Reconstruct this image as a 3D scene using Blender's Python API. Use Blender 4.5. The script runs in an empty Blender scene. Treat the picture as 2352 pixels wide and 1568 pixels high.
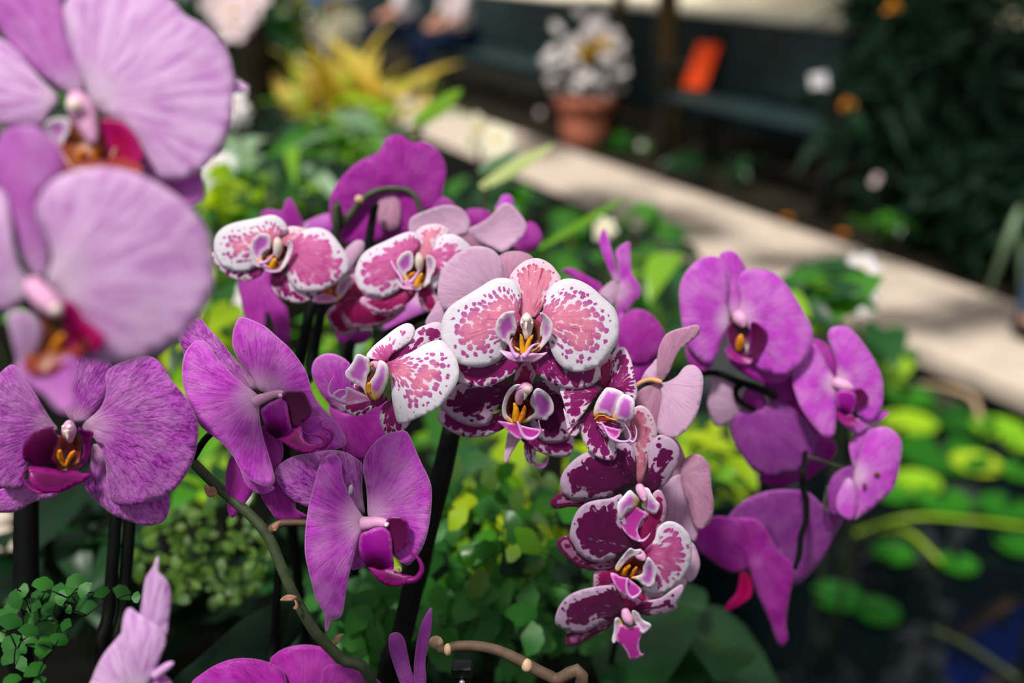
import bpy, bmesh, math, random
import numpy as np
from mathutils import Vector, Matrix, Quaternion
from mathutils.geometry import delaunay_2d_cdt
random.seed(7)
SC = bpy.context.scene
COL = SC.collection
# ---------------------------------------------------------------- camera, light, exposure
TH = math.radians(22.0)
CAMP = Vector((0, 0, 1.45))
FPX = 2352 * 35 / 36
RIGHT, UP, FWD = Vector((1, 0, 0)), Vector((0, math.sin(TH), math.cos(TH))), Vector((0, math.cos(TH), -math.sin(TH)))
cd = bpy.data.cameras.new('camera'); cam = bpy.data.objects.new('camera', cd); COL.objects.link(cam)
cam.location = CAMP; cam.rotation_euler = (math.pi / 2 - TH, 0, 0)
cd.lens = 35; cd.sensor_width = 36; cd.clip_start = 0.02; cd.clip_end = 200
cd.dof.use_dof = True; cd.dof.focus_distance = 0.50; cd.dof.aperture_fstop = 3.4; cd.dof.aperture_blades = 0
SC.camera = cam
wd = bpy.data.worlds.new('sky'); SC.world = wd; wd.use_nodes = True
wn = wd.node_tree.nodes; wl = wd.node_tree.links
bg = wn['Background']
tc = wn.new('ShaderNodeTexCoord'); sp = wn.new('ShaderNodeSeparateXYZ'); rp = wn.new('ShaderNodeValToRGB')
wl.new(tc.outputs['Generated'], sp.inputs[0]); wl.new(sp.outputs['Z'], rp.inputs[0]); wl.new(rp.outputs[0], bg.inputs[0])
rp.color_ramp.elements[0].position = 0.0; rp.color_ramp.elements[0].color = (0.50, 0.53, 0.55, 1)
rp.color_ramp.elements[1].position = 0.8; rp.color_ramp.elements[1].color = (1.0, 0.99, 0.98, 1)
bg.inputs[1].default_value = 0.62
SUNV = Vector((-0.25, -0.40, 0.88)).normalized()
sd = bpy.data.lights.new('sun', 'SUN'); sun = bpy.data.objects.new('sun', sd); COL.objects.link(sun)
sd.energy = 3.8; sd.angle = 0.12; sd.color = (1.0, 0.96, 0.90)
sun.rotation_euler = SUNV.to_track_quat('Z', 'Y').to_euler(); sun.location = SUNV * 10
SC.view_settings.view_transform = 'Standard'; SC.view_settings.look = 'None'
SC.view_settings.gamma = 1; SC.view_settings.use_curve_mapping = False
SC.view_settings.exposure = 0.06
try:
    SC.cycles.use_denoising = True
    SC.cycles.sample_clamp_indirect = 6.0
    SC.cycles.max_bounces = 8
except Exception: pass

# ---------------------------------------------------------------- basic helpers
CROPS = {'': (0, 0, 1), 'a': (0, 0, 3.2667), 'b': (0, 380, 2.9037), 'c': (0, 700, 2.904), 'd': (400, 700, 3.136), 'e': (600, 950, 2.958),
 'f': (470, 290, 2.94), 'g': (740, 560, 2.904), 'h': (1240, 740, 1.96), 'i': (1280, 500, 2.8), 'j': (1560, 850, 2.4125), 'k': (0, 1150, 3.36),
 'l': (400, 1300, 2.352), 'm': (450, 0, 3.136), 'n': (1100, 0, 1.8786), 'o': (1750, 550, 1.54), 'p': (950, 900, 2.6125),
 'A': (1240, 960, 5.2267), 'B': (1240, 1220, 5.2267), 'C': (1270, 720, 4.613), 'D': (470, 470, 6.031), 'E': (740, 480, 5.226),
 'F': (1000, 800, 5.408), 'G': (1100, 660, 7.84), 'H': (740, 740, 5.6), 'I': (580, 840, 7.127), 'J': (20, 920, 6.819)}
def px(c, x, y):
    x0, y0, s = CROPS[c]; return (x0 + x / s, y0 + y / s)
def ray(x, y): return RIGHT * ((x - 1176) / FPX) + UP * ((784 - y) / FPX) + FWD
def at(x, y, D): return CAMP + ray(x, y) * D
def on_plane(x, y, z=0.0):
    r = ray(x, y); return CAMP + r * ((z - CAMP.z) / r.z)
def depth(p): return (Vector(p) - CAMP).dot(FWD)
def tag(o, label=None, cat=None, group=None, kind=None):
    if label: o['label'] = label
    if cat: o['category'] = cat
    if group: o['group'] = group
    if kind: o['kind'] = kind
    return o
def empty(name, loc, label=None, cat=None, group=None):
    o = bpy.data.objects.new(name, None); COL.objects.link(o); o.location = loc; o.empty_display_size = 0.02
    return tag(o, label, cat, group)
def link(name, me, mat=None, parent=None, loc=None):
    o = bpy.data.objects.new(name, me); COL.objects.link(o)
    if mat is not None and not me.materials: me.materials.append(mat)
    if parent is not None: o.parent = parent
    if loc is not None: o.location = loc
    return o
def mesh(name, vs, fs, smooth=True):
    me = bpy.data.meshes.new(name); me.from_pydata([tuple(v) for v in vs], [], [tuple(f) for f in fs])
    if smooth: me.polygons.foreach_set('use_smooth', [True] * len(me.polygons))
    me.update(); return me
def catmull(P, n, closed):
    P = [np.array(p, float) for p in P]; m = len(P); out = []
    segs = m if closed else m - 1
    for i in range(segs):
        if closed: p0, p1, p2, p3 = P[(i - 1) % m], P[i], P[(i + 1) % m], P[(i + 2) % m]
        else:
            p1, p2 = P[i], P[i + 1]
            p0 = P[i - 1] if i > 0 else 2 * p1 - p2
            p3 = P[i + 2] if i + 2 < m else 2 * p2 - p1
        for k in range(n):
            t = k / n
            out.append(0.5 * (2 * p1 + (p2 - p0) * t + (2 * p0 - 5 * p1 + 4 * p2 - p3) * t * t + (3 * p1 - p0 - 3 * p2 + p3) * t ** 3))
    if not closed: out.append(P[-1])
    return np.array(out)
def resample_closed(Q, M):
    R = np.vstack([Q, Q[:1]]); L = np.r_[0, np.cumsum(np.linalg.norm(np.diff(R, axis=0), axis=1))]
    t = np.linspace(0, L[-1], M, endpoint=False)
    return np.c_[np.interp(t, L, R[:, 0]), np.interp(t, L, R[:, 1])]
def tube_mesh(name, pts, rad, res=8, sub=4):
    """a round rod along 3-D points with a radius per point, closed at both ends"""
    A = np.array([list(p) + [r] for p, r in zip(pts, rad)], float)
    C = catmull(A, sub, False) if sub > 1 and len(A) > 1 else A
    P = C[:, :3]; Rr = np.maximum(C[:, 3], 1e-5)
    T = np.gradient(P, axis=0); T /= (np.linalg.norm(T, axis=1)[:, None] + 1e-12)
    n = np.cross(T[0], [0.31, 0.2, 0.93]); n /= np.linalg.norm(n)
    vs, fs = [], []
    for i in range(len(P)):
        n = n - T[i] * np.dot(n, T[i]); n /= (np.linalg.norm(n) + 1e-12); b = np.cross(T[i], n)
        for k in range(res):
            a = 2 * math.pi * k / res
            vs.append(P[i] + Rr[i] * (math.cos(a) * n + math.sin(a) * b))
    for i in range(len(P) - 1):
        for k in range(res):
            k2 = (k + 1) % res
            fs.append((i * res + k, i * res + k2, (i + 1) * res + k2, (i + 1) * res + k))
    s = len(vs); vs.append(P[0] - T[0] * Rr[0] * 0.5); vs.append(P[-1] + T[-1] * Rr[-1] * 0.5)
    for k in range(res):
        k2 = (k + 1) % res; m = (len(P) - 1) * res
        fs.append((s, k2, k)); fs.append((s + 1, m + k, m + k2))
    return mesh(name, vs, fs)
def ball_mesh(name, c, r, seg=10, rings=6, sq=(1, 1, 1)):
    vs, fs = [], []
    for i in range(1, rings):
        th = math.pi * i / rings
        for k in range(seg):
            a = 2 * math.pi * k / seg
            vs.append((c[0] + r * sq[0] * math.sin(th) * math.cos(a), c[1] + r * sq[1] * math.sin(th) * math.sin(a), c[2] + r * sq[2] * math.cos(th)))
    for i in range(rings - 2):
        for k in range(seg):
            k2 = (k + 1) % seg; fs.append((i * seg + k, (i + 1) * seg + k, (i + 1) * seg + k2, i * seg + k2))
    t = len(vs); vs.append((c[0], c[1], c[2] + r * sq[2])); vs.append((c[0], c[1], c[2] - r * sq[2]))
    for k in range(seg):
        k2 = (k + 1) % seg; m = (rings - 2) * seg
        fs.append((t, k, k2)); fs.append((t + 1, m + k2, m + k))
    return mesh(name, vs, fs)
def box_data(lo, hi):
    x0, y0, z0 = lo; x1, y1, z1 = hi
    return [(x0, y0, z0), (x1, y0, z0), (x1, y1, z0), (x0, y1, z0), (x0, y0, z1), (x1, y0, z1), (x1, y1, z1), (x0, y1, z1)], \
        [(0, 3, 2, 1), (4, 5, 6, 7), (0, 1, 5, 4), (1, 2, 6, 5), (2, 3, 7, 6), (3, 0, 4, 7)]
def bevel_box(name, lo, hi, bev=0.01):
    v, f = box_data(lo, hi); bm = bmesh.new(); vs = [bm.verts.new(p) for p in v]
    for q in f: bm.faces.new([vs[i] for i in q])
    bmesh.ops.bevel(bm, geom=list(bm.edges), offset=bev, segments=1, affect='EDGES')
    me = bpy.data.meshes.new(name); bm.to_mesh(me); bm.free(); return me
def lathe_mesh(name, prof, seg=24):
    vs, fs = [], []
    for r, z in prof:
        for k in range(seg):
            a = 2 * math.pi * k / seg; vs.append((r * math.cos(a), r * math.sin(a), z))
    for i in range(len(prof) - 1):
        for k in range(seg):
            k2 = (k + 1) % seg; fs.append((i * seg + k, i * seg + k2, (i + 1) * seg + k2, (i + 1) * seg + k))
    return mesh(name, vs, fs)

# ---------------------------------------------------------------- materials
def lin(c):
    f = lambda u: u / 12.92 if u <= 0.04045 else ((u + 0.055) / 1.055) ** 2.4
    return tuple(f(x / 255) for x in c) + (1.0,)
class NT:
    def __init__(s, name):
        s.m = bpy.data.materials.new(name); s.m.use_nodes = True; s.t = s.m.node_tree; s.n = s.t.nodes; s.n.clear()
        s.out = s.n.new('ShaderNodeOutputMaterial')
    def new(s, typ, **kw):
        n = s.n.new(typ)
        for k, v in kw.items(): setattr(n, k, v)
        return n
    def put(s, inp, v):
        if isinstance(v, bpy.types.NodeSocket): s.t.links.new(v, inp)
        elif v is not None: inp.default_value = v
    def math(s, op, a, b=None, c=None):
        n = s.new('ShaderNodeMath', operation=op)
        for i, v in enumerate((a, b, c)): s.put(n.inputs[i], v)
        return n.outputs[0]
    def mapr(s, v, a, b, c=0.0, d=1.0, smooth=True):
        n = s.new('ShaderNodeMapRange', interpolation_type='SMOOTHSTEP' if smooth else 'LINEAR')
        for i, x in enumerate((v, a, b, c, d)): s.put(n.inputs[i], x)
        return n.outputs[0]
    def mix(s, f, a, b, mode='MIX'):
        n = s.new('ShaderNodeMix', data_type='RGBA', blend_type=mode)
        s.put(n.inputs[0], f); s.put(n.inputs[6], a); s.put(n.inputs[7], b); return n.outputs[2]
    def attr(s, name): return s.new('ShaderNodeAttribute', attribute_name=name)
    def sep(s, v):
        n = s.new('ShaderNodeSeparateXYZ'); s.put(n.inputs[0], v); return n.outputs
    def comb(s, x, y, z):
        n = s.new('ShaderNodeCombineXYZ')
        for i, v in enumerate((x, y, z)): s.put(n.inputs[i], v)
        return n.outputs[0]
    def noise(s, vec, scale, detail=2.0, rough=0.5):
        n = s.new('ShaderNodeTexNoise'); s.put(n.inputs['Vector'], vec)
        n.inputs['Scale'].default_value = scale; n.inputs['Detail'].default_value = detail; n.inputs['Roughness'].default_value = rough
        return n.outputs['Fac']
    def voro(s, vec, scale, feature='F1', rnd=1.0, dim='3D'):
        n = s.new('ShaderNodeTexVoronoi', feature=feature, voronoi_dimensions=dim); s.put(n.inputs['Vector'], vec)
        n.inputs['Scale'].default_value = scale; n.inputs['Randomness'].default_value = rnd
        return n.outputs['Distance']
    def bump(s, h, strength, dist):
        n = s.new('ShaderNodeBump'); n.inputs['Strength'].default_value = strength; n.inputs['Distance'].default_value = dist
        s.put(n.inputs['Height'], h); return n.outputs[0]
    def surf(s, col, rough=0.5, spec=0.3, trans=0.0, tcol=None, normal=None, metal=0.0, sheen=0.0):
        p = s.new('ShaderNodeBsdfPrincipled'); s.put(p.inputs['Base Color'], col); s.put(p.inputs['Roughness'], rough)
        p.inputs['Specular IOR Level'].default_value = spec; p.inputs['Metallic'].default_value = metal
        p.inputs['Sheen Weight'].default_value = sheen
        if normal is not None: s.put(p.inputs['Normal'], normal)
        o = p.outputs[0]
        if trans > 0:
            t = s.new('ShaderNodeBsdfTranslucent'); s.put(t.inputs[0], tcol if tcol is not None else col)
            if normal is not None: s.put(t.inputs['Normal'], normal)
            mx = s.new('ShaderNodeMixShader'); mx.inputs[0].default_value = trans
            s.t.links.new(o, mx.inputs[1]); s.t.links.new(t.outputs[0], mx.inputs[2]); o = mx.outputs[0]
        s.t.links.new(o, s.out.inputs[0]); return s.m
def plain(name, rgb, rough=0.6, spec=0.3, var=0.15, scale=20, trans=0.0, metal=0.0, bump=0.0):
    k = NT(name); tc = k.new('ShaderNodeTexCoord').outputs['Object']
    n = k.noise(tc, scale, 4); c = lin(rgb)
    col = k.mix(k.mapr(n, 0.3, 0.7), tuple(x * (1 - var) for x in c[:3]) + (1,), tuple(min(1, x * (1 + var)) for x in c[:3]) + (1,))
    return k.surf(col, rough, spec, trans, metal=metal, normal=k.bump(n, 0.4, bump) if bump else None)
def streak_petal(name, main, vein, pale, edge_pale=0.35, ret=0.5, pale_r=(0.05, 0.34), trans=0.30, streak=0.6, bump=0.5, rough=0.45):
    """one-coloured orchid petal: radial veins, net of cells, pale throat, thin pale rim"""
    k = NT(name); pol = k.sep(k.attr('pol').outputs['Vector']); edge = k.attr('edge').outputs['Fac']; pl = k.attr('pl').outputs['Vector']
    ang, rad, rn = pol[0], pol[1], pol[2]; pz = k.sep(pl)[2]
    v1 = k.comb(k.math('MULTIPLY', ang, 7.0), k.math('MULTIPLY', rad, 0.35), pz)
    st = k.mapr(k.noise(v1, 1.6, 3, 0.6), 0.38, 0.66)
    wob = k.math('MULTIPLY', k.noise(pl, 4.0, 3), 2.2)
    v2 = k.comb(k.math('ADD', k.math('MULTIPLY', ang, 34.0), wob), k.math('ADD', k.math('MULTIPLY', rad, 3.2), wob), pz)
    net = k.mapr(k.noise(v2, 1.2, 2, 0.6), 0.47, 0.60)
    main_v = k.mapr(k.math('ABSOLUTE', k.math('SUBTRACT', k.noise(v1, 0.75, 2), 0.5)), 0.0, 0.022, 1.0, 0.0)
    main_v = k.math('MULTIPLY', main_v, k.mapr(rn, 0.9, 0.5))
    blot = k.noise(pl, 0.8, 2)
    f = k.math('ADD', k.math('MULTIPLY', st, streak * 0.75), k.math('MULTIPLY', net, ret))
    f = k.math('ADD', f, k.math('MULTIPLY', main_v, 0.45))
    f = k.math('MULTIPLY', f, k.mapr(rn, 0.05, 0.3))
    col = k.mix(f, lin(main), lin(vein))
    col = k.mix(k.math('MULTIPLY', k.mapr(blot, 0.35, 0.7), 0.25), col, lin(pale))
    col = k.mix(k.mapr(rn, pale_r[0], pale_r[1], 0.9, 0.0), col, lin(pale))
    col = k.mix(k.mapr(edge, 0.0, 0.09, edge_pale, 0.0), col, lin(pale))
    h = k.math('ADD', k.math('MULTIPLY', net, -0.35), k.math('ADD', k.math('MULTIPLY', st, -0.5), k.math('MULTIPLY', main_v, -0.8)))
    return k.surf(col, rough, 0.25, trans, normal=k.bump(h, bump, 0.0005), sheen=0.1)
def spot_petal(name, white, spot, inner, deep, e0, e1, tmax=0.8, cell=1.0, stripe=0.3, deep_r=(0.0, 0.3), trans=0.22, jag=0.3, wash=0.6, fleck=0.0, washc=None):
    """white orchid petal with magenta spots that merge towards the throat"""
    k = NT(name); pol = k.sep(k.attr('pol').outputs['Vector']); edge = k.attr('edge').outputs['Fac']; pl = k.attr('pl').outputs['Vector']
    s, l, pz = k.sep(pl); ang, rad, rn = pol[0], pol[1], pol[2]
    wob = k.noise(pl, 1.1, 2)
    e = k.math('ADD', edge, k.math('MULTIPLY', k.math('SUBTRACT', wob, 0.5), jag * 2.5))
    e = k.math('ADD', e, k.math('MULTIPLY', k.mapr(rn, 0.10, 0.45, 1.0, 0.0), 1.2))
    n3 = k.math('MULTIPLY', k.noise(pl, 5.0, 1), 0.5)
    v = k.comb(k.math('ADD', k.math('MULTIPLY', rad, 2.1 * cell), k.math('ADD', n3, pz)), k.math('ADD', k.math('MULTIPLY', ang, 6.2 * cell), n3), 0.0)
    d = k.voro(v, 1.0, 'F1', 0.9, '2D')
    thr = k.math('ADD', k.mapr(e, e0, e0 + 0.25, 0.0, 0.34, smooth=False), k.mapr(e, e0 + 0.25, e1, 0.0, tmax - 0.34, smooth=False))
    df = k.math('SUBTRACT', thr, d)
    m = k.mapr(df, -0.02, 0.07)
    inn = k.mapr(e, e0 + (e1 - e0) * 0.2, e1 * 0.95)
    sc = k.mix(inn, lin(spot), lin(inner))
    core = k.mapr(d, 0.0, 0.22, 1.0, 0.0)
    sc = k.mix(k.math('MULTIPLY', core, 0.30), sc, lin(deep))
    vs = k.comb(k.math('MULTIPLY', ang, 11.0), k.math('MULTIPLY', rad, 0.45), pz)
    stn = k.noise(vs, 1.3, 2)
    st = k.mapr(stn, 0.55, 0.70)
    sc = k.mix(k.math('MULTIPLY', st, stripe), sc, lin(deep))
    if fleck:
        fl = k.math('MULTIPLY', k.mapr(stn, 0.40, 0.33), k.mapr(k.noise(pl, 2.6, 2), 0.52, 0.60))
        m = k.math('MULTIPLY', m, k.math('SUBTRACT', 1.0, k.math('MULTIPLY', fl, fleck)))
    blot = k.mapr(k.noise(pl, 1.5, 1), 0.5, 0.68)
    sc = k.mix(k.math('MULTIPLY', blot, 0.35), sc, lin(deep))
    wcol = k.mix(k.math('MULTIPLY', k.mapr(e, e0 + (e1 - e0) * 0.5, e1 * 1.15), wash), lin(white), lin(washc or inner))
    col = k.mix(m, wcol, sc)
    col = k.mix(k.mapr(rn, deep_r[0], deep_r[1], 0.85, 0.0), col, lin(deep))
    net = k.noise(pl, 14.0, 3)
    return k.surf(col, 0.42, 0.28, trans, normal=k.bump(k.math('ADD', net, k.math('MULTIPLY', st, -0.5)), 0.3, 0.0004), sheen=0.1)
def lobe(name, rim, mid, base, basew=0.3, trans=0.18, rough=0.35, band=(0.10, 0.42)):
    """lip lobe: pale rim, coloured heart, yellow foot"""
    k = NT(name); pol = k.sep(k.attr('pol').outputs['Vector']); edge = k.attr('edge').outputs['Fac']; pl = k.attr('pl').outputs['Vector']
    n = k.noise(pl, 4.0, 3)
    e = k.math('ADD', edge, k.math('MULTIPLY', k.math('SUBTRACT', n, 0.5), 0.2))
    col = k.mix(k.mapr(e, band[0], band[1]), lin(rim), lin(mid))
    col = k.mix(k.mapr(k.math('ADD', pol[2], k.math('MULTIPLY', n, 0.15)), basew * 0.4, basew + 0.12, 1.0, 0.0), col, lin(base))
    return k.surf(col, rough, 0.3, trans, normal=k.bump(n, 0.2, 0.0005))
def leafmat(name, c1, c2, trans=0.35, tcol=None, rough=0.4, spec=0.4, midrib=None):
    k = NT(name); oi = k.new('ShaderNodeObjectInfo').outputs['Random']; ge = k.new('ShaderNodeTexCoord').outputs['Object']
    n = k.noise(ge, 30.0, 3)
    f = k.math('ADD', k.math('MULTIPLY', oi, 0.75), k.math('MULTIPLY', n, 0.35))
    col = k.mix(k.mapr(f, 0.1, 0.95, smooth=False), lin(c1), lin(c2))
    tc_ = k.mix(0.6, col, lin(tcol)) if tcol else col
    return k.surf(col, rough, spec, trans, tcol=tc_)
# ---------------------------------------------------------------- orchid builder
MAT = {}
MAT['purple'] = streak_petal('purple_petal', (214, 78, 218), (154, 20, 158), (234, 190, 228), edge_pale=0.5, ret=0.3, streak=0.55)
MAT['purple_net'] = streak_petal('purple_netted_petal', (206, 90, 212), (134, 14, 142), (230, 184, 222), ret=0.65, streak=0.6, bump=0.8)
MAT['magenta'] = streak_petal('magenta_petal', (180, 30, 172), (118, 6, 112), (206, 110, 200), edge_pale=0.5, ret=0.2, streak=0.5, pale_r=(0.0, 0.12))
MAT['violet'] = streak_petal('violet_petal', (210, 78, 216), (166, 38, 174), (234, 196, 230), edge_pale=0.4, ret=0.1, streak=0.5)
MAT['lilac'] = streak_petal('lilac_petal', (238, 198, 242), (196, 108, 202), (238, 214, 238), edge_pale=0.3, ret=0.05, streak=0.85, trans=0.35)
MAT['lilac_deep'] = streak_petal('deep_lilac_petal', (208, 116, 210), (164, 56, 164), (222, 186, 226), edge_pale=0.3, ret=0.05, streak=0.6, trans=0.35)
MAT['pale_back'] = streak_petal('pale_petal_back', (220, 178, 212), (204, 150, 194), (232, 208, 228), edge_pale=0.5, ret=0.1, streak=0.35, pale_r=(0.0, 0.02), trans=0.3)
MAT['pink_back'] = streak_petal('pinkish_petal_back', (204, 148, 182), (178, 104, 148), (226, 190, 210), edge_pale=0.5, ret=0.1, streak=0.5, pale_r=(0.0, 0.02), trans=0.3)
MAT['violet_back'] = streak_petal('violet_petal_back', (158, 62, 166), (120, 26, 126), (194, 122, 194), edge_pale=0.4, ret=0.1, streak=0.4, pale_r=(0.0, 0.1))
MAT['white_spot'] = spot_petal('white_spotted_petal', (228, 222, 232), (178, 84, 164), (226, 136, 168), (180, 50, 126), 0.28, 1.5, 0.72, cell=1.3, stripe=0.4, deep_r=(0.04, 0.26), wash=0.85, jag=0.16, washc=(240, 192, 210))
MAT['pink_stripe'] = spot_petal('pink_striped_sepal', (238, 206, 222), (188, 66, 146), (230, 142, 170), (176, 40, 108), 0.04, 0.5, 0.80, cell=1.5, stripe=0.85, deep_r=(0.0, 0.12), wash=0.9, jag=0.1, washc=(240, 190, 200), fleck=0.5)
MAT['mid_spot'] = spot_petal('magenta_spotted_sepal', (228, 206, 226), (156, 30, 122), (142, 18, 106), (98, 4, 70), -0.12, 0.5, 0.85, cell=1.1, stripe=0.25, wash=0.3, jag=0.2, fleck=0.8)
MAT['dark_spot'] = spot_petal('dark_spotted_petal', (204, 172, 202), (118, 14, 94), (102, 8, 78), (66, 2, 46), 0.10, 0.65, 0.95, cell=1.1, stripe=0.3, wash=0.3, jag=0.3, fleck=0.8)  # own dark magenta, taken darker and greyer-rimmed to carry the stack's shade
MAT['rose_spot'] = spot_petal('rose_white_edged_petal', (232, 220, 236), (200, 76, 162), (212, 104, 168), (174, 18, 120), 0.10, 0.9, 0.8, stripe=0.5, deep_r=(0.0, 0.3), wash=0.7, jag=0.2, fleck=0.8)
MAT['crimson'] = spot_petal('crimson_edged_petal', (222, 168, 204), (160, 20, 108), (166, 22, 100), (108, 4, 66), 0.0, 0.3, 1.2, stripe=0.5, wash=0.5, jag=0.1, fleck=0.4)
MAT['lobe_w'] = lobe('white_violet_lobe', (240, 228, 240), (198, 98, 198), (240, 186, 80), band=(0.04, 0.34))
MAT['lobe_p'] = lobe('purple_lobe', (200, 80, 196), (150, 10, 144), (60, 2, 44), 0.5, band=(0.01, 0.22))
MAT['lobe_d'] = lobe('maroon_lobe', (130, 24, 124), (84, 2, 62), (60, 2, 38), 0.2, trans=0.12, band=(0.0, 0.12))
MAT['lobe_c'] = lobe('crimson_lobe', (186, 16, 110), (170, 6, 76), (150, 34, 20), 0.3)
MAT['lip_p'] = lobe('pink_lip', (222, 150, 212), (176, 48, 150), (170, 40, 106), 0.25, band=(0.01, 0.16))
MAT['lip_h'] = lobe('pale_pink_lip', (232, 190, 230), (216, 128, 190), (206, 90, 140), 0.3, band=(0.03, 0.22))
MAT['crimson_dark'] = spot_petal('dark_crimson_sepal', (206, 150, 190), (120, 12, 84), (112, 10, 76), (72, 2, 48), -0.04, 0.2, 1.2, stripe=0.4, wash=0.5, jag=0.1, fleck=0.4)
MAT['lip_d'] = lobe('maroon_lip', (140, 10, 116), (100, 2, 76), (70, 2, 46), 0.2, trans=0.12)
MAT['lip_o'] = lobe('orange_lip', (160, 44, 50), (146, 62, 16), (100, 46, 8), 0.4)
MAT['throat'] = lobe('maroon_throat', (110, 40, 34), (52, 6, 18), (70, 20, 10), 0.2, trans=0.05)
MAT['throat_o'] = lobe('orange_throat', (140, 20, 44), (140, 60, 12), (74, 50, 8), 0.4, trans=0.12, band=(0.0, 0.3))
MAT['callus'] = plain('yellow_callus', (232, 160, 24), 0.45, var=0.2, scale=300)
MAT['callus_o'] = plain('orange_callus', (206, 124, 20), 0.5, var=0.3, scale=500)
MAT['cream'] = plain('cream_column', (234, 218, 206), 0.4, var=0.06, scale=120, trans=0.12)
MAT['pinkcol'] = plain('pink_column', (224, 164, 204), 0.4, var=0.12, scale=90, trans=0.15)
MAT['pearl'] = plain('anther_pearl', (236, 214, 206), 0.3, var=0.05)
MAT['rim'] = plain('pale_lip_rim', (214, 160, 216), 0.4, var=0.08, trans=0.1)
MAT['tendril_d'] = plain('maroon_tendril', (126, 8, 104), 0.4, var=0.15)
MAT['scar'] = plain('brown_scar', (92, 52, 40), 0.8, var=0.3, scale=600)

PET_N = [0]
def petal(parent, name, crop, pts, base, D, z=(0, 1), bulge=2.0, mat='purple', tilt=0.0, wave=0.25, origin=None, n=150, groove=0.3, thick=0.00035, label=None, fold=0.0, lean=(0, 0), pivot=None):
    """a petal with its own outline, tilt, dome and thickness; z, bulge, tilt in millimetres away from the viewer side"""
    PET_N[0] += 1; seed = PET_N[0] * 3.7
    cm = D / FPX * 100.0
    P = np.array([px(crop, *p) for p in pts]); b = np.array(px(crop, *base))
    out = catmull(P, 10, True)
    x, y = out[:, 0], out[:, 1]; area = 0.5 * abs(np.dot(x, np.roll(y, 1)) - np.dot(y, np.roll(x, 1)))
    per = np.sum(np.linalg.norm(np.diff(np.vstack([out, out[:1]]), axis=0), axis=1))
    sp_ = math.sqrt(max(area, 1.0) / n * 1.15)
    M = int(min(110, max(26, per / sp_ * 1.25)))
    O = resample_closed(out, M)
    lo, hi = O.min(0), O.max(0)
    gx, gy = np.meshgrid(np.arange(lo[0], hi[0], sp_), np.arange(lo[1], hi[1], sp_ * 0.866))
    gx = gx + (np.arange(gx.shape[0]) % 2)[:, None] * sp_ * 0.5
    G = np.c_[gx.ravel(), gy.ravel()]
    def edist(Q):
        A = O; B = np.roll(O, -1, 0); d = B - A; L2 = (d ** 2).sum(1) + 1e-9
        t = np.clip(((Q[:, None, :] - A[None]) * d[None]).sum(2) / L2, 0, 1)
        return np.linalg.norm(Q[:, None, :] - (A[None] + t[..., None] * d[None]), axis=2).min(1)
    A = O; B = np.roll(O, -1, 0); ins = np.zeros(len(G), bool)
    for i in range(M):
        c = ((A[i, 1] > G[:, 1]) != (B[i, 1] > G[:, 1]))
        xi = (B[i, 0] - A[i, 0]) * (G[:, 1] - A[i, 1]) / (B[i, 1] - A[i, 1] + 1e-12) + A[i, 0]
        ins ^= c & (G[:, 0] < xi)
    G = G[ins]
    if len(G): G = G[edist(G) > sp_ * 0.45]
    # a soft row just inside the rim so the pale edge is resolved
    allp = [Vector(p) for p in O] + [Vector(p) for p in G]
    v2, e2, f2, *_ = delaunay_2d_cdt(allp, [], [list(range(M))], 1, 1e-4)
    Q = np.array([tuple(v) for v in v2])
    ed = edist(Q) * cm
    qc = (Q - b) * cm
    cen = (O.mean(0) - b) * cm; far = qc[np.argmax((qc ** 2).sum(1))]
    ax = cen / (np.linalg.norm(cen) + 1e-9) + 0.6 * far / (np.linalg.norm(far) + 1e-9); ax /= np.linalg.norm(ax) + 1e-9
    s = qc @ ax; l = qc @ np.array([-ax[1], ax[0]]); smax = max(s.max(), 1e-3); lmax = max(abs(l).max(), 1e-3)
    rad = np.linalg.norm(qc, axis=1); rn = rad / rad.max(); ang = np.arctan2(l, s)
    Oc = (O - O.mean(0)) * cm; C = np.cov(Oc.T); w, V = np.linalg.eigh(C)
    q = ((Q - O.mean(0)) * cm) @ V; a = abs(Oc @ V).max(0); qq = (q[:, 0] / a[0]) ** 2 + (q[:, 1] / a[1]) ** 2
    t = np.clip(s / smax, -0.2, 1)
    dz = z[0] + (z[1] - z[0]) * t + tilt * l / lmax - bulge * (1 - qq)
    dz += groove * np.exp(-(l / (0.05 * lmax + 0.03)) ** 2) * np.clip(1 - t, 0, 1)
    dz += wave * np.exp(-ed / 0.5) * np.sin(ang * 6 + seed) + 0.5 * wave * np.sin(q[:, 0] * 2.1 + seed) * np.sin(q[:, 1] * 1.7 + seed * 2)
    dz += fold * np.abs(l / lmax)
    if pivot is not None: dz += ((Q[:, 0] - pivot[0]) * lean[0] + (Q[:, 1] - pivot[1]) * lean[1]) * D / FPX * 1000
    d3 = D + dz / 1000.0
    W = [at(Q[i, 0], Q[i, 1], d3[i]) - origin for i in range(len(Q))]
    F = []
    for f in f2:
        if len(f) < 3: continue
        p0, p1, p2 = Q[f[0]], Q[f[1]], Q[f[2]]
        cr = (p1[0] - p0[0]) * (p2[1] - p0[1]) - (p1[1] - p0[1]) * (p2[0] - p0[0])
        F.append(list(f) if cr < 0 else list(reversed(f)))
    me = mesh(name, W, F)
    for nm, arr in (('edge', ed), ):
        at_ = me.attributes.new(nm, 'FLOAT', 'POINT'); at_.data.foreach_set('value', arr.astype(np.float32))
    at_ = me.attributes.new('pol', 'FLOAT_VECTOR', 'POINT'); at_.data.foreach_set('vector', np.c_[ang, rad, rn].astype(np.float32).ravel())
    at_ = me.attributes.new('pl', 'FLOAT_VECTOR', 'POINT'); at_.data.foreach_set('vector', np.c_[s + seed * 3.1, l, np.full(len(s), seed)].astype(np.float32).ravel())
    o = link(name, me, MAT[mat], parent)
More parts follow.
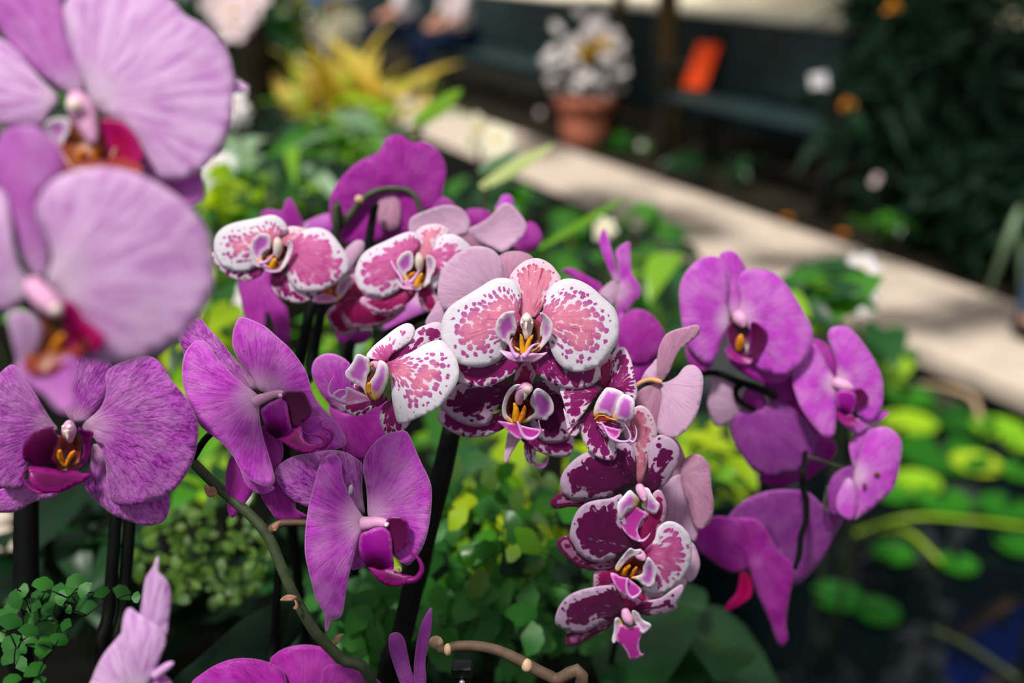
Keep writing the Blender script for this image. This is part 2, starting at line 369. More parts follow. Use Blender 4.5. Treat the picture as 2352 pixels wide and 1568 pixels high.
    md = o.modifiers.new('thickness', 'SOLIDIFY'); md.thickness = thick; md.offset = 0.0
    if label: o['label'] = label
    return o
def rod(parent, name, crop, pts, D, z=(0, 0), mat='cream', origin=None, res=8, label=None, sub=4, lean=(0, 0), pivot=None):
    sc = CROPS[crop][2]; n = len(pts); P, R = [], []
    for i, p in enumerate(pts):
        zz = z[0] + (z[1] - z[0]) * i / max(1, n - 1)
        if len(p) > 3: zz = p[3]
        u, v = px(crop, p[0], p[1])
        if pivot is not None: zz += ((u - pivot[0]) * lean[0] + (v - pivot[1]) * lean[1]) * D / FPX * 1000
        d = D + zz / 1000.0
        P.append(at(u, v, d) - (origin or Vector())); R.append(p[2] / sc * d / FPX)
    o = link(name, tube_mesh(name, P, R, res, sub), MAT[mat], parent)
    if label: o['label'] = label
    return o
DEF = {  # kind: (name, z, bulge, wave, n)
 'p': ('petal', (0, 1.5), 3.0, 0.35, 170), 'd': ('sepal', (2.5, 4.5), 1.5, 0.25, 120), 's': ('sepal', (4, 9), 1.5, 0.3, 120),
 'L': ('side_lobe', (-1.5, -7), -1.5, 0.1, 70), 'M': ('lip', (-2, -9), -1.0, 0.1, 80), 'T': ('throat', (0.5, 1), -3.0, 0.0, 60)}
def flower(label, D, origin, mats, items, group, cat='orchid', lean=(0, 0)):
    """one orchid flower: empty > petals, sepals, column, lip > lobes, throat, callus, tendrils"""
    org = at(*px(*origin), D)
    root = empty('orchid_flower', org, label, cat, group)
    lip = None; col = None; pv = px(*origin); kw = dict(lean=lean, pivot=pv)
    order = sorted(items, key=lambda it: 0 if it[0] == 'M' else 1)
    for it in order:
        kd, crop, pts = it[0], it[1], it[2]; base = it[3] if len(it) > 3 else None; op = dict(it[4]) if len(it) > 4 else {}
        m = op.pop('m', mats.get(kd)); 
        if kd in DEF:
            nm, z, bu, wv, n = DEF[kd]; nm = op.pop('name', nm)
            par = root if kd in 'pdsM' else (lip or root)
            o = petal(par, nm, crop, pts, base, D, op.pop('z', z), op.pop('b', bu), m, op.pop('tilt', 0.0), op.pop('wave', wv), org, op.pop('n', n), label=op.pop('label', None), fold=op.pop('fold', 0.0), **kw)
            if kd == 'M' and lip is None: lip = o
        elif kd == 'C':
            col = rod(root, 'column', crop, pts, D, op.pop('z', (-1, -5)), m or 'cream', org, 12, **kw)
        elif kd == 'B':
            x, y, r = pts; sc = CROPS[crop][2]; u, v = px(crop, x, y); d = D + op.pop('z', -6) / 1000 + ((u - pv[0]) * lean[0] + (v - pv[1]) * lean[1]) * D / FPX
            link('anther_cap', ball_mesh('anther_cap', at(*px(crop, x, y), d) - org, r / sc * d / FPX), MAT[m or 'pearl'], col or root)
        elif kd == 'K': rod(lip or root, 'callus', crop, pts, D, op.pop('z', (-1, -5)), m or 'callus', org, **kw)
        elif kd == 'N': rod(lip or root, 'tendril', crop, pts, D, op.pop('z', (-8, -10)), m or 'rim', org, **kw)
        elif kd == 'P': rod(root, 'pedicel', crop, pts, D, op.pop('z', (6, 2)), m or 'pedicel', org, **kw)
    return root
# ---------------------------------------------------------------- setting: soil, pond, stone path, wall
MAT['pedicel'] = plain('orange_pedicel', (216, 160, 112), 0.5, var=0.15, scale=90)
MAT['stem'] = plain('green_stem', (58, 68, 44), 0.5, 0.3, var=0.25, scale=160, bump=0.0005)
MAT['stem_dark'] = plain('dark_stem', (7, 10, 8), 0.55, 0.12, var=0.3, scale=90, bump=0.0005)
MAT['stem_brown'] = plain('brown_stem', (92, 72, 58), 0.6, 0.3, var=0.25, scale=140, bump=0.0006)
MAT['bract'] = plain('dry_bract', (176, 130, 108), 0.8, var=0.25, scale=200, trans=0.15)
MAT['node'] = plain('stem_node', (196, 164, 132), 0.7, var=0.2, scale=200)
PA = Vector((1.77, 3.12, 0)); PU = Vector((-0.456, 0.890, 0)); PN = Vector((0.890, 0.456, 0))
def PT(s, n, z=0.0): return PA + PU * s + PN * n + Vector((0, 0, z))
PROT = math.atan2(PU.y, PU.x)
WATER = -0.10
MAT['soil'] = plain('dark_soil', (13, 13, 10), 0.95, 0.1, var=0.4, scale=14, bump=0.01)
MAT['stone'] = plain('pale_stone', (206, 189, 174), 0.85, 0.15, var=0.14, scale=9, bump=0.003)
MAT['stone_side'] = plain('dark_stone', (20, 20, 18), 0.8, 0.2, var=0.35, scale=12, bump=0.004)  # very dark stone tone for the path footing and bank rock
MAT['green_paint'] = plain('dark_green_paint', (30, 50, 52), 0.5, 0.3, var=0.25, scale=8)
MAT['cream_wall'] = plain('cream_plaster', (240, 232, 210), 0.8, 0.1, var=0.06, scale=5)
MAT['bark'] = plain('tree_bark', (66, 54, 32), 0.9, 0.1, var=0.4, scale=12, bump=0.01)
MAT['bark_dark'] = plain('dark_bark', (38, 28, 18), 0.9, 0.1, var=0.4, scale=12, bump=0.01)
MAT['terracotta'] = plain('terracotta', (176, 106, 84), 0.8, 0.15, var=0.12, scale=12)
MAT['iron'] = plain('black_iron', (12, 16, 17), 0.45, 0.4, var=0.2)
MAT['orange_sign'] = plain('orange_sign', (236, 72, 14), 0.5, 0.2, var=0.05)
MAT['white_paper'] = plain('white_card', (226, 222, 228), 0.7, 0.2, var=0.03)
MAT['white_bloom'] = plain('white_blossom', (236, 230, 234), 0.6, 0.2, var=0.06, trans=0.25)
MAT['cream_bloom'] = plain('cream_blossom', (238, 232, 206), 0.6, 0.2, var=0.08, trans=0.25)
MAT['pink_bloom'] = plain('blush_blossom', (228, 206, 212), 0.6, 0.2, var=0.08, trans=0.25)
MAT['yellow_bloom'] = plain('yellow_blossom', (232, 184, 30), 0.6, 0.2, var=0.12, trans=0.2)
MAT['orange_bloom'] = plain('orange_blossom', (226, 138, 26), 0.6, 0.2, var=0.15, trans=0.2)
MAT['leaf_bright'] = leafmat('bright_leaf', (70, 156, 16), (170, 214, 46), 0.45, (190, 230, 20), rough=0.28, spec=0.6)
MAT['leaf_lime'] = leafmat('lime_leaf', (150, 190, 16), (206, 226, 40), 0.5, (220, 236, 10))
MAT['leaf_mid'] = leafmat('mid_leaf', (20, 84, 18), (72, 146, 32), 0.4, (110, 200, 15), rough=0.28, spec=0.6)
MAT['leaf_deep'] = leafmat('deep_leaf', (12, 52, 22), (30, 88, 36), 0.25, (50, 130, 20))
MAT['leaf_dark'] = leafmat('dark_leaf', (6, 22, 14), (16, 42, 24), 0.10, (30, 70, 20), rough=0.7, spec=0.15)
MAT['leaf_grey'] = leafmat('greyish_leaf', (120, 160, 120), (176, 204, 168), 0.35, (170, 210, 120))
MAT['leaf_yellow'] = leafmat('yellow_leaf', (196, 166, 26), (240, 214, 100), 0.4, (240, 210, 60))
MAT['leaf_pale'] = leafmat('pale_leaf', (196, 214, 120), (222, 234, 160), 0.35, (220, 236, 120))
MAT['fern'] = leafmat('fern_leaf', (24, 84, 28), (54, 126, 40), 0.3, (80, 160, 24), rough=0.5)
MAT['fern_far'] = leafmat('fern_leaf_shade_toned', (34, 72, 22), (96, 132, 46), 0.35, (120, 170, 30), rough=0.5)  # fern green lowered to stand in for shade from the flowers above
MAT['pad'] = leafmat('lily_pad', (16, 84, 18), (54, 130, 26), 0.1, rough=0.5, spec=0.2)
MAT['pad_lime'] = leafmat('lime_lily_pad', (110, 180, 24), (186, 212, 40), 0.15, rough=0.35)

me = mesh('ground', [(-30, -10, -0.6), (30, -10, -0.6), (30, 40, -0.6), (-30, 40, -0.6)], [(0, 1, 2, 3)])
tag(link('ground', me, MAT['soil']), kind='structure')
# raised planting bed at the near side of the pond
def xr(y): return 0.16 if y < 1.3 else 0.16 + 0.42 * min(1, (y - 1.3) / 3.0)
def soil(y):
    t = min(1, max(0, (y - 1.0) / 2.2)); t = t * t * (3 - 2 * t); return 0.72 * (1 - t) + 0.02 * t
vs, fs = [], []; NY, NX = 44, 20
for j in range(NY):
    y = -1.0 + 12.5 * j / (NY - 1); x1 = xr(y)
    lim = PA.x + PU.x * ((y - PA.y) / PU.y) - 0.02
    x1 = min(x1, lim) if y > 3.12 else x1
    for i in range(NX):
        x = -5.0 + (x1 + 5.0) * i / (NX - 1); h = soil(y) + 0.025 * math.sin(7 * x + 3 * y) * math.sin(5 * y - 2 * x)
        vs.append((x, y, h if i < NX - 1 else -0.5)) if i < NX - 1 else vs.append((x1, y, -0.5))
for j in range(NY - 1):
    for i in range(NX - 1):
        a = j * NX + i; fs.append((a, a + 1, a + NX + 1, a + NX))
# last column drops into the pond: keep the bank steep
for j in range(NY): vs[j * NX + NX - 2] = (vs[j * NX + NX - 1][0] - 0.03, vs[j * NX + NX - 2][1], soil(vs[j * NX + NX - 2][1]))
tag(link('planting_bed_ground', mesh('bed', vs, fs), MAT['soil']), kind='structure')
k = NT('pond_water'); n = k.noise(k.new('ShaderNodeTexCoord').outputs['Object'], 3.0, 2)
MAT['water'] = k.surf((0.002, 0.004, 0.005, 1), 0.03, 0.45, normal=k.bump(n, 0.08, 0.02))
c = [Vector((0.05, -1, WATER)), Vector((6, -1, WATER)), PT(-3.5, 0.03, WATER), PT(7.5, 0.03, WATER), Vector((-1.5, 8, WATER))]
tag(link('pond_water', mesh('water', c, [tuple(range(5))]), MAT['water']), kind='structure')
# stone path: a footing and separate slabs with recessed joints
f0 = bevel_box('path_footing', (-4.0, 0.015, -0.55), (13.0, 0.755, -0.012), 0.004)
pr = link('stone_path', f0, MAT['stone_side']); pr.location = PA; pr.rotation_euler = (0, 0, PROT); tag(pr, kind='structure')
pr.scale = (1, -1, 1)
s = -4.0; j = 0
slabs = [bevel_box('slab', (0.011, 0.0, -0.07), (w - 0.011, 0.77, 0.0), 0.006) for w in (0.92, 1.04, 0.84)]
while s < 12.5:
    w = (0.92, 1.04, 0.84)[j % 3]
    o = link('paving_slab', slabs[j % 3], MAT['stone'], pr); o.location = (s, 0, random.uniform(-0.004, 0.004)); s += w; j += 1
# ground strip behind the path
v = [PT(-5, 0.765, -0.02), PT(13, 0.765, -0.02), PT(13, 2.45, -0.02), PT(-5, 2.45, -0.02)]
MAT['earth'] = plain('dark_earth', (38, 33, 25), 0.95, 0.1, var=0.4, scale=6, bump=0.01)
tag(link('earth_strip_ground', mesh('earth', v, [(0, 1, 2, 3)]), MAT['earth']), kind='structure')
# low dark wall with pale coping and pale wall above
def wbox(name, s0, s1, n0, n1, z0, z1, mat, kind='structure', parent=None, bev=0.006):
    o = link(name, bevel_box(name, (s0, n0, z0), (s1, n1, z1), bev), MAT[mat], parent)
    if parent is None: o.location = PA; o.rotation_euler = (0, 0, PROT); o.scale = (1, -1, 1)
    if kind: o['kind'] = kind
    return o
wb = wbox('wall_back', -5, 14, 2.4, 2.6, -0.5, 0.86, 'green_paint')
for q in range(19):
    wbox('wall_panel', -5 + q, -5 + q + 0.94, 2.375, 2.402, 0.08, 0.78, 'green_paint', None, wb, 0.01)
wbox('trim_1', -5, 14, 2.33, 3.4, 0.86, 0.90, 'cream_wall')
wbox('wall_back_upper', -5, 14, 3.4, 3.5, 0.5, 2.2, 'cream_wall')

# ---------------------------------------------------------------- stalks
def stalk(name, label, cat, crop, pts, D, mat, group=None, z=None, ground=True):
    """one flower stalk; pts (x, y, radius[, depth])"""
    sc = CROPS[crop][2]; P, R = [], []
    for i, p in enumerate(pts):
        d = p[3] if len(p) > 3 else D
        P.append(at(*px(crop, p[0], p[1]), d)); R.append(p[2] / sc * d / FPX)
    if ground:   # carry on down to the soil it grows from
        e = P[-1]; g = soil(max(e.y, 0.2)); a = Vector((e.x * 0.9 - 0.02, e.y + 0.03, (e.z + g) / 2)); b = Vector((e.x * 0.8 - 0.03, e.y + 0.05, g - 0.02))
        if b.z < e.z: P += [a, b]; R += [R[-1], R[-1] * 1.1]
    org = P[-1].copy()
    o = link(name, tube_mesh(name, [p - org for p in P], R, 10, 5), MAT[mat], None, org)
    tag(o, label, cat, group)
    return o, org
def knob(parent, org, name, crop, x, y, r, D, mat, sq=(1, 1, 1)):
    sc = CROPS[crop][2]; return link(name, ball_mesh(name, at(*px(crop, x, y), D) - org, r / sc * D / FPX, 10, 7, sq), MAT[mat], parent)
GST = 'orchid flower stalks'
def flake(parent, org, name, crop, pts, base, D, mat, z=(0, -2)):
    return petal(parent, name, crop, pts, base, D, z, 0.6, mat, origin=org, n=24, wave=0.3)
o, g = stalk('flower_stalk', 'thick green orchid stalk slanting down between the purple blooms with dry bracts', 'stem', '', [(395,1012,11,0.515),(440,1058,11.5,0.506),(500,1118,12,0.504),(570,1178,12.5,0.503),(615,1230,13,0.503),(650,1310,13,0.503),(682,1380,13,0.504),(725,1452,13,0.507),(780,1510,13,0.512),(860,1600,13,0.525)], 0.505, 'stem', GST)
rod(o, 'pedicel', 'e', [(60,800,26),(80,775,30),(140,742,26),(230,738,24),(330,742,22)], 0.503, (0, 2), 'stem_brown', g)
rod(o, 'pedicel', '', [(440,1058,8),(470,1010,8),(500,985,7),(540,960,6)], 0.503, (2, 8), 'stem_dark', g)
flake(o, g, 'bract', 'd', [(215,1290),(245,1310),(290,1310),(310,1350),(290,1375),(245,1380),(225,1345)], (300,1340), 0.500, 'bract')
flake(o, g, 'bract', 'k', [(2160,768),(2190,735),(2230,722),(2292,738),(2270,765),(2210,772)], (2290,742), 0.498, 'bract')
flake(o, g, 'bract', 'k', [(2268,760),(2290,775),(2302,810),(2285,838),(2262,828),(2280,800)], (2275,765), 0.498, 'bract')
flake(o, g, 'bract', 'e', [(495,1568),(500,1520),(525,1497),(562,1495),(540,1520),(520,1560)], (495,1570), 0.502, 'bract')
flake(o, g, 'bract', 'e', [(75,760),(110,735),(130,735),(115,780),(85,800)], (80,800), 0.500, 'bract')
o, g = stalk('flower_stalk', 'bent brown orchid stalk with pale node rings at the bottom edge', 'stem', 'l', [(1425,450,20),(1470,448,26),(1520,432,27),(1620,430,28),(1740,452,29),(1850,498,30),(1950,555,32),(2060,610,33),(2200,690,36)], 0.5, 'stem_brown', GST)
knob(o, g, 'node', 'l', 1478, 450, 32, 0.499, 'node', (0.7, 1, 1.1)); knob(o, g, 'node', 'l', 1905, 535, 36, 0.499, 'node', (0.9, 1, 1.05)); knob(o, g, 'node', 'l', 1415, 412, 40, 0.506, 'node', (1, 0.8, 1))
o, g = stalk('flower_stalk', 'green stalk arching in front of the deep magenta orchid back', 'stem', 'f', [(1475,600,18),(1450,545,20),(1425,480,20),(1370,435,20),(1260,420,20),(1150,442,22),(1060,500,24),(1000,575,24),(930,665,26),(890,740,26)], 0.648, 'stem', GST)
knob(o, g, 'node', 'f', 1043, 496, 32, 0.646, 'node')
o, g = stalk('flower_stalk', 'dark arched stalk with a forked tip carrying the cup-shaped orchid', 'stem', 'j', [(540,150,14),(510,130,22),(420,92,20),(320,60,20),(220,18,18),(130,18,18),(60,60,18,0.62),(-20,200,18,0.62)], 0.640, 'stem_dark', GST)
rod(o, 'pedicel', 'j', [(350,72,18),(318,100,17),(315,140,16),(345,180,15),(390,205,14),(420,215,12)], 0.640, (0, 8), 'stem_dark', g)
o, g = stalk('flower_stalk', 'thin dark stalk hanging straight down in front of the lowest purple orchid', 'stem', 'j', [(640,1100,12),(665,1020,17),(675,920,17),(702,830,17),(705,720,17),(682,640,17),(690,540,16),(700,420,14,0.66),(690,300,14,0.67)], 0.634, 'stem_dark', GST, ground=False)
rod(o, 'pedicel', 'j', [(700,480,8),(760,490,9),(830,515,9),(900,535,7),(960,560,6)], 0.650, (0, -2), 'stem', g)
rod(o, 'pedicel', 'j', [(830,800,6),(808,770,7),(806,720,7),(822,640,6)], 0.645, (0, 0), 'stem', g)
GSD = 'dark upright stalks among the orchids'
def dark(label, pts, D, mat='stem_dark'): return stalk('support_stalk', label, 'stem', '', pts, D, mat, GSD)
dark('thick dark stake rising to the underside of the magenta spotted orchid', [(1040,975,22),(1012,1100,24),(985,1200,25),(955,1320,25),(925,1450,25),(895,1568,26)], 0.575)
dark('second dark stake leaning close beside the thick one', [(990,1220,14),(965,1330,16),(920,1450,17),(880,1568,18)], 0.600)
dark('very thick dark stake under the netted purple orchid', [(62,1100,26),(60,1200,27),(60,1350,28),(58,1568,28)], 0.56)
dark('slim dark stake under the drooping lower sepal of the netted orchid, outer of a pair', [(268,1120,13),(262,1250,14),(250,1400,14),(240,1568,15)], 0.57)
dark('slim dark stake under the drooping lower sepal of the netted orchid, inner of a pair', [(302,1150,13),(294,1250,14),(283,1400,14),(272,1568,15)], 0.575)
dark('dark blunt stake standing beside the arching green stalk', [(775,520,10),(768,545,11),(745,640,12),(712,720,13),(695,800,14),(672,900,15),(650,1000,15)], 0.660)
dark('dark blunt stake in front of the deep magenta orchid back', [(862,468,9),(856,500,9),(848,550,10),(835,650,10),(815,760,11),(800,900,12)], 0.660)
dark('dark stalk seen in the gap under the small peeping orchid', [(742,690,10),(728,770,11),(712,860,12),(700,960,12)], 0.640)
dark('dark stalk running slantwise under the rose orchid', [(1000,715,8),(960,732,9),(908,756,9),(874,778,9),(850,830,10),(838,920,11)], 0.620)
dark('dark stem behind the drooping husk-bearing orchid', [(640,1290,9),(636,1380,10),(630,1480,10),(625,1568,11)], 0.60)
# small husk, metal clip
hr = at(*px('e', 607, 515), 0.489)
o = link('seed_husk', ball_mesh('seed_husk', (0, 0, 0), 0.0032, 8, 8, (0.33, 0.25, 1.0)), MAT['white_paper'], None, hr); o.rotation_euler = (0.2, 0.2, 0)
tag(o, 'tiny white husk lying on the drooping purple orchid', 'husk')
o = empty('plant_clip', at(1062, 1555, 0.52), 'small black plant clip with a silver rivet at the bottom edge', 'clip')
link('clip_jaw', bevel_box('clip_jaw', (-0.0055, -0.004, 0.002), (0.0055, 0.004, 0.009), 0.001), MAT['iron'], o)
link('clip_grip', bevel_box('clip_grip', (-0.004, -0.003, -0.014), (-0.001, 0.003, 0.003), 0.0006), MAT['iron'], o)
link('clip_grip', bevel_box('clip_grip', (0.001, -0.003, -0.014), (0.004, 0.003, 0.003), 0.0006), MAT['iron'], o)
MAT['steel'] = plain('steel', (210, 210, 214), 0.25, 0.5, var=0.02, metal=0.9)
link('rivet', ball_mesh('rivet', (0, -0.005, 0.001), 0.0017), MAT['steel'], o)

# ---------------------------------------------------------------- leaves
def leaf_mesh(name, L=1.0, W=0.5, droop=0.25, fold=0.12, n=6, tip=1.4, heart=0.0):
    vs, fs = [], []
    for i in range(n + 1):
        t = i / n; w = W * 0.5 * (math.sin(math.pi * min(1, t ** 0.75 * 1.0)) ** 0.8 if t < 1 else 0) * (1 - 0.25 * t) + (0.0015 if i in (0, n) else 0)
        x = L * t - heart * L * (0.0); zz = -droop * L * t * t + 0.06 * L * math.sin(3 * t)
        for q in (-1, -0.5, 0, 0.5, 1):
            vs.append((x - (heart * L * abs(q) * (1 - t) ** 2), q * w, zz + fold * w * abs(q) * 2))
    for i in range(n):
        for q in range(4):
            a = i * 5 + q; fs.append((a, a + 1, a + 6, a + 5))
    return mesh(name, vs, fs)
def fan_mesh(name, lobes=4):
    """maidenhair leaflet: a wedge with a shallow frilled outer edge"""
    vs = [(0, 0, 0)]; n = 25; fs = []
    for ring in (0.55, 1.0):
        for i in range(n):
            u = -1 + 2 * i / (n - 1); a = math.radians(66 * u); r = ring * (1 - 0.16 * u * u)
            if ring == 1.0: r *= 1 + 0.07 * abs(math.cos(u * math.pi * lobes * 0.5)) ** 0.5 + 0.016 * math.cos(i * 3.1)
            vs.append((r * math.cos(a), r * math.sin(a) * 0.92, 0.10 * ring * ring * math.cos(a * 2) - 0.10 * ring))
    for i in range(n - 1):
        fs.append((0, 1 + i, 2 + i)); fs.append((1 + i, 1 + n + i, 2 + n + i, 2 + i))
    return mesh(name, vs, fs)
LM = {'ovate': [leaf_mesh('ovate_leaf', 1, 0.62, d, 0.15, 6, heart=0.12) for d in (0.15, 0.35)],
      'lance': [leaf_mesh('lance_leaf', 1, 0.26, d, 0.2, 7) for d in (0.2, 0.5)],
      'blade': [leaf_mesh('blade_leaf', 1, 0.085, d, 0.3, 8) for d in (0.25, 0.6)],
      'round': [leaf_mesh('round_leaf', 1, 0.95, d, 0.1, 5, heart=0.15) for d in (0.1, 0.25)],
      'fan': [fan_mesh('fan_leaflet', l) for l in (3, 4)]}
def oriented(o, pos, d, up, sc):
    d = Vector(d).normalized(); up = Vector(up); y = up.cross(d)
    if y.length < 1e-4: y = Vector((0, 1, 0)).cross(d)
    y.normalize(); z = d.cross(y)
    M = Matrix((d, y, z)).transposed().to_4x4(); M.translation = pos
    o.matrix_local = M @ Matrix.Diagonal((sc, sc, sc, 1))
MESHMAT = {}
def leaf_obj(name, kind, mat, parent, pos, d, up, sc, rng=random):
    base = LM[kind][rng.randrange(len(LM[kind]))]; key = (base.name, mat)
    if key not in MESHMAT:
        m2 = base.copy(); m2.materials.clear(); m2.materials.append(MAT[mat]); MESHMAT[key] = m2
    o = bpy.data.objects.new(name, MESHMAT[key]); COL.objects.link(o); o.parent = parent
    oriented(o, pos, d, up, sc); return o
def stalks_mesh(name, segs, r, mat, parent):
    """thin stalks of a clump, joined as one part"""
    V, F = [], []
    for P in segs:
        m = tube_mesh('t', P, [r] * len(P), 5, 2); off = len(V)
        V += [tuple(v.co) for v in m.vertices]; F += [tuple(i + off for i in p.vertices) for p in m.polygons]; bpy.data.meshes.remove(m)
    return tag(link(name, mesh(name, V, F), MAT[mat], parent), kind='stuff')
def plant(label, cat, cx, cy, rx, ry, D0, D1, n, kind, mat, size, group=None, seed=1, name='leafy_plant', out=0.8, mats=None, ground=None, face=None, drop=0.0):
    """a leafy plant: base on the soil, stalks up to every leaf"""
    rg = random.Random(seed); Dm = (D0 + D1) / 2
    c = at(cx, cy, Dm); gz = soil(c.y) if ground is None else ground
    base = Vector((c.x + drop, c.y + 0.05, gz)); root = empty(name, base, label, cat, group)
    segs = []
    for i in range(n):
        a = rg.uniform(0, 2 * math.pi); q = math.sqrt(rg.random())
        p = at(cx + rx * q * math.cos(a), cy + ry * q * math.sin(a), rg.uniform(D0, D1))
        if p.z < gz + 0.03: p.z = gz + 0.03 + rg.random() * 0.04
        h = p - base; d = Vector((h.x + rg.gauss(0, 0.3) * h.length, h.y + rg.gauss(0, 0.3) * h.length, 0)).normalized() * out + Vector((0, 0, rg.uniform(-0.3, 0.6)))
        if face: d = d + Vector(face) * rg.uniform(0.2, 1)
        up = Vector((rg.gauss(0, 0.35), rg.gauss(0, 0.35) - 0.25, 1))
        sc = size * rg.uniform(0.7, 1.2); dn = d.normalized()
        leaf_obj('leaf', kind, (mats[rg.randrange(len(mats))] if mats else mat), root, p - base - dn * sc * 0.5, d, up, sc, rg)
        b = p - base - dn * sc * 0.5
        if i % 2 == 0: segs.append([Vector((rg.gauss(0, 0.01), rg.gauss(0, 0.01), -0.02)), b * 0.55 + Vector((0, 0, 0.12 * b.z)), b])
    stalks_mesh('stalk', segs, max(0.0012, size * 0.016), 'stem', root)
    return root
GLP = 'leafy plants in the bed'
P_ = plant
# bed between the orchids and the path
P_('clump of bright green round leaves in sun beyond the small magenta pair of petals', 'plant', 520, 480, 110, 90, 1.2, 1.9, 46, 'ovate', 'leaf_bright', 0.065, GLP, 11, mats=['leaf_bright', 'leaf_mid', 'leaf_mid'])
P_('clump of yellowish lime leaves close under the big lilac orchid tip', 'plant', 510, 450, 60, 40, 1.2, 1.4, 7, 'ovate', 'leaf_lime', 0.07, GLP, 12)
P_('sunlit green leaf clump to the side of the yellow spiky plant', 'plant', 800, 330, 130, 75, 1.9, 2.8, 60, 'lance', 'leaf_bright', 0.18, GLP, 13, mats=['leaf_bright', 'leaf_mid', 'leaf_grey', 'leaf_deep'])
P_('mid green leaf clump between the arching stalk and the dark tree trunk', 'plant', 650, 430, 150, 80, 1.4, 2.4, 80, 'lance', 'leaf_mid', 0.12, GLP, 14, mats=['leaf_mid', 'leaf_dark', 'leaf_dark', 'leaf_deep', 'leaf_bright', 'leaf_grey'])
P_('greyish green broad leaves below the dark tree trunk', 'plant', 575, 345, 60, 50, 1.6, 2.0, 5, 'lance', 'leaf_grey', 0.17, GLP, 15)
P_('dense heart-leaved creeper along the near edge of the path', 'plant', 1400, 590, 200, 115, 1.6, 2.6, 90, 'ovate', 'leaf_mid', 0.085, GLP, 16, mats=['leaf_mid', 'leaf_mid', 'leaf_deep', 'leaf_bright', 'leaf_dark'])
P_('leafy clump under the creeper, glimpsed between violet petals', 'plant', 1560, 720, 110, 120, 1.3, 2.0, 34, 'ovate', 'leaf_mid', 0.10, GLP, 17, mats=['leaf_mid', 'leaf_deep', 'leaf_bright'])
P_('glossy green leaf clump with one pale leaf by the topmost violet orchid', 'plant', 1890, 690, 80, 80, 1.1, 1.4, 16, 'ovate', 'leaf_mid', 0.075, GLP, 18, mats=['leaf_mid', 'leaf_mid', 'leaf_bright', 'leaf_deep'], ground=0.3, drop=-0.25)
P_('low green clump at the pond rim under the glossy leaf clump', 'plant', 2030, 830, 70, 80, 1.7, 2.3, 18, 'ovate', 'leaf_deep', 0.10, GLP, 19, mats=['leaf_deep', 'leaf_mid', 'leaf_bright'], ground=WATER)
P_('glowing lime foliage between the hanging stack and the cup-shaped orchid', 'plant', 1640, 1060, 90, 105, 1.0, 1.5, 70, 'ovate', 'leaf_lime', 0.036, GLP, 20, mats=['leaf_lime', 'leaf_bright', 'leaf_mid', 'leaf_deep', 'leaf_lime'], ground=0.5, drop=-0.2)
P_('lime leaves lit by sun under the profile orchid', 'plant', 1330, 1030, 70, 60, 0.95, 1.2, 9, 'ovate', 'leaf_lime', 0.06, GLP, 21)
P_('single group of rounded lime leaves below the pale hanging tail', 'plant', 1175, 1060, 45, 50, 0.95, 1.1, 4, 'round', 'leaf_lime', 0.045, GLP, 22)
P_('green leaves behind the thick dark stake under the spotted orchids', 'plant', 1060, 1020, 90, 90, 0.95, 1.4, 14, 'ovate', 'leaf_bright', 0.07, GLP, 23, mats=['leaf_bright', 'leaf_mid', 'leaf_deep'])
P_('sunny yellow-green leaf clump behind the netted and three-quarter purple orchids', 'plant', 480, 780, 110, 190, 0.95, 1.6, 60, 'ovate', 'leaf_bright', 0.05, GLP, 24, mats=['leaf_bright', 'leaf_mid', 'leaf_lime', 'leaf_deep'])
P_('green undergrowth beneath the three-quarter purple orchid', 'plant', 480, 1080, 120, 80, 0.85, 1.2, 26, 'ovate', 'leaf_mid', 0.05, GLP, 25, mats=['leaf_mid', 'leaf_deep', 'leaf_fern' if 'leaf_fern' in MAT else 'leaf_bright'])
P_('green leaves showing between the dark stalks below the rose orchid', 'plant', 770, 830, 140, 110, 0.9, 1.4, 26, 'lance', 'leaf_mid', 0.09, GLP, 26, mats=['leaf_mid', 'leaf_deep', 'leaf_bright'])
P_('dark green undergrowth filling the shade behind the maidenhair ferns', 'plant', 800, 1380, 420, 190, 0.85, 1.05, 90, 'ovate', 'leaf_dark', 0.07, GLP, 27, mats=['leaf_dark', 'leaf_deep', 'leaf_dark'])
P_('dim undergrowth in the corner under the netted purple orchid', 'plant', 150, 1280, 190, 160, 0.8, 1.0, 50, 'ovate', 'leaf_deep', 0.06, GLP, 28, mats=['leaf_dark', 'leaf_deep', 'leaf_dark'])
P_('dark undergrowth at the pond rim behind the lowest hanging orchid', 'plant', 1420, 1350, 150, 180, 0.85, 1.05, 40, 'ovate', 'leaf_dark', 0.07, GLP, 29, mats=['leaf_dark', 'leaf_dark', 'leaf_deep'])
P_('large deep green leaves spreading at the bottom beside the dark water', 'plant', 1560, 1520, 170, 70, 0.72, 0.86, 8, 'round', 'leaf_deep', 0.085, GLP, 30)
P_('deep green leaves just under the lowest bloom of the hanging stack', 'plant', 1560, 1390, 60, 45, 0.80, 0.9, 4, 'round', 'leaf_deep', 0.05, GLP, 31)
P_('low clump at the foot of the terracotta pot', 'plant', 1430, 330, 70, 24, 7.3, 7.7, 24, 'ovate', 'leaf_deep', 0.14, GLP, 32, ground=-0.02, mats=['leaf_deep', 'leaf_mid'])
P_('low weeds under the nearer bench', 'plant', 1650, 380, 130, 30, 6.2, 6.8, 30, 'ovate', 'leaf_dark', 0.14, GLP, 33, ground=-0.02, mats=['leaf_dark', 'leaf_deep'])
P_('small green tuft at the far path edge near the dark tree', 'plant', 2020, 510, 60, 16, 4.6, 4.9, 12, 'lance', 'leaf_mid', 0.16, GLP, 34, ground=-0.02)
P_('deep green leaves against the path wall behind the pale pink winged back', 'plant', 1130, 430, 90, 45, 1.9, 2.8, 26, 'ovate', 'leaf_deep', 0.10, GLP, 35, mats=['leaf_deep', 'leaf_mid', 'leaf_dark'])
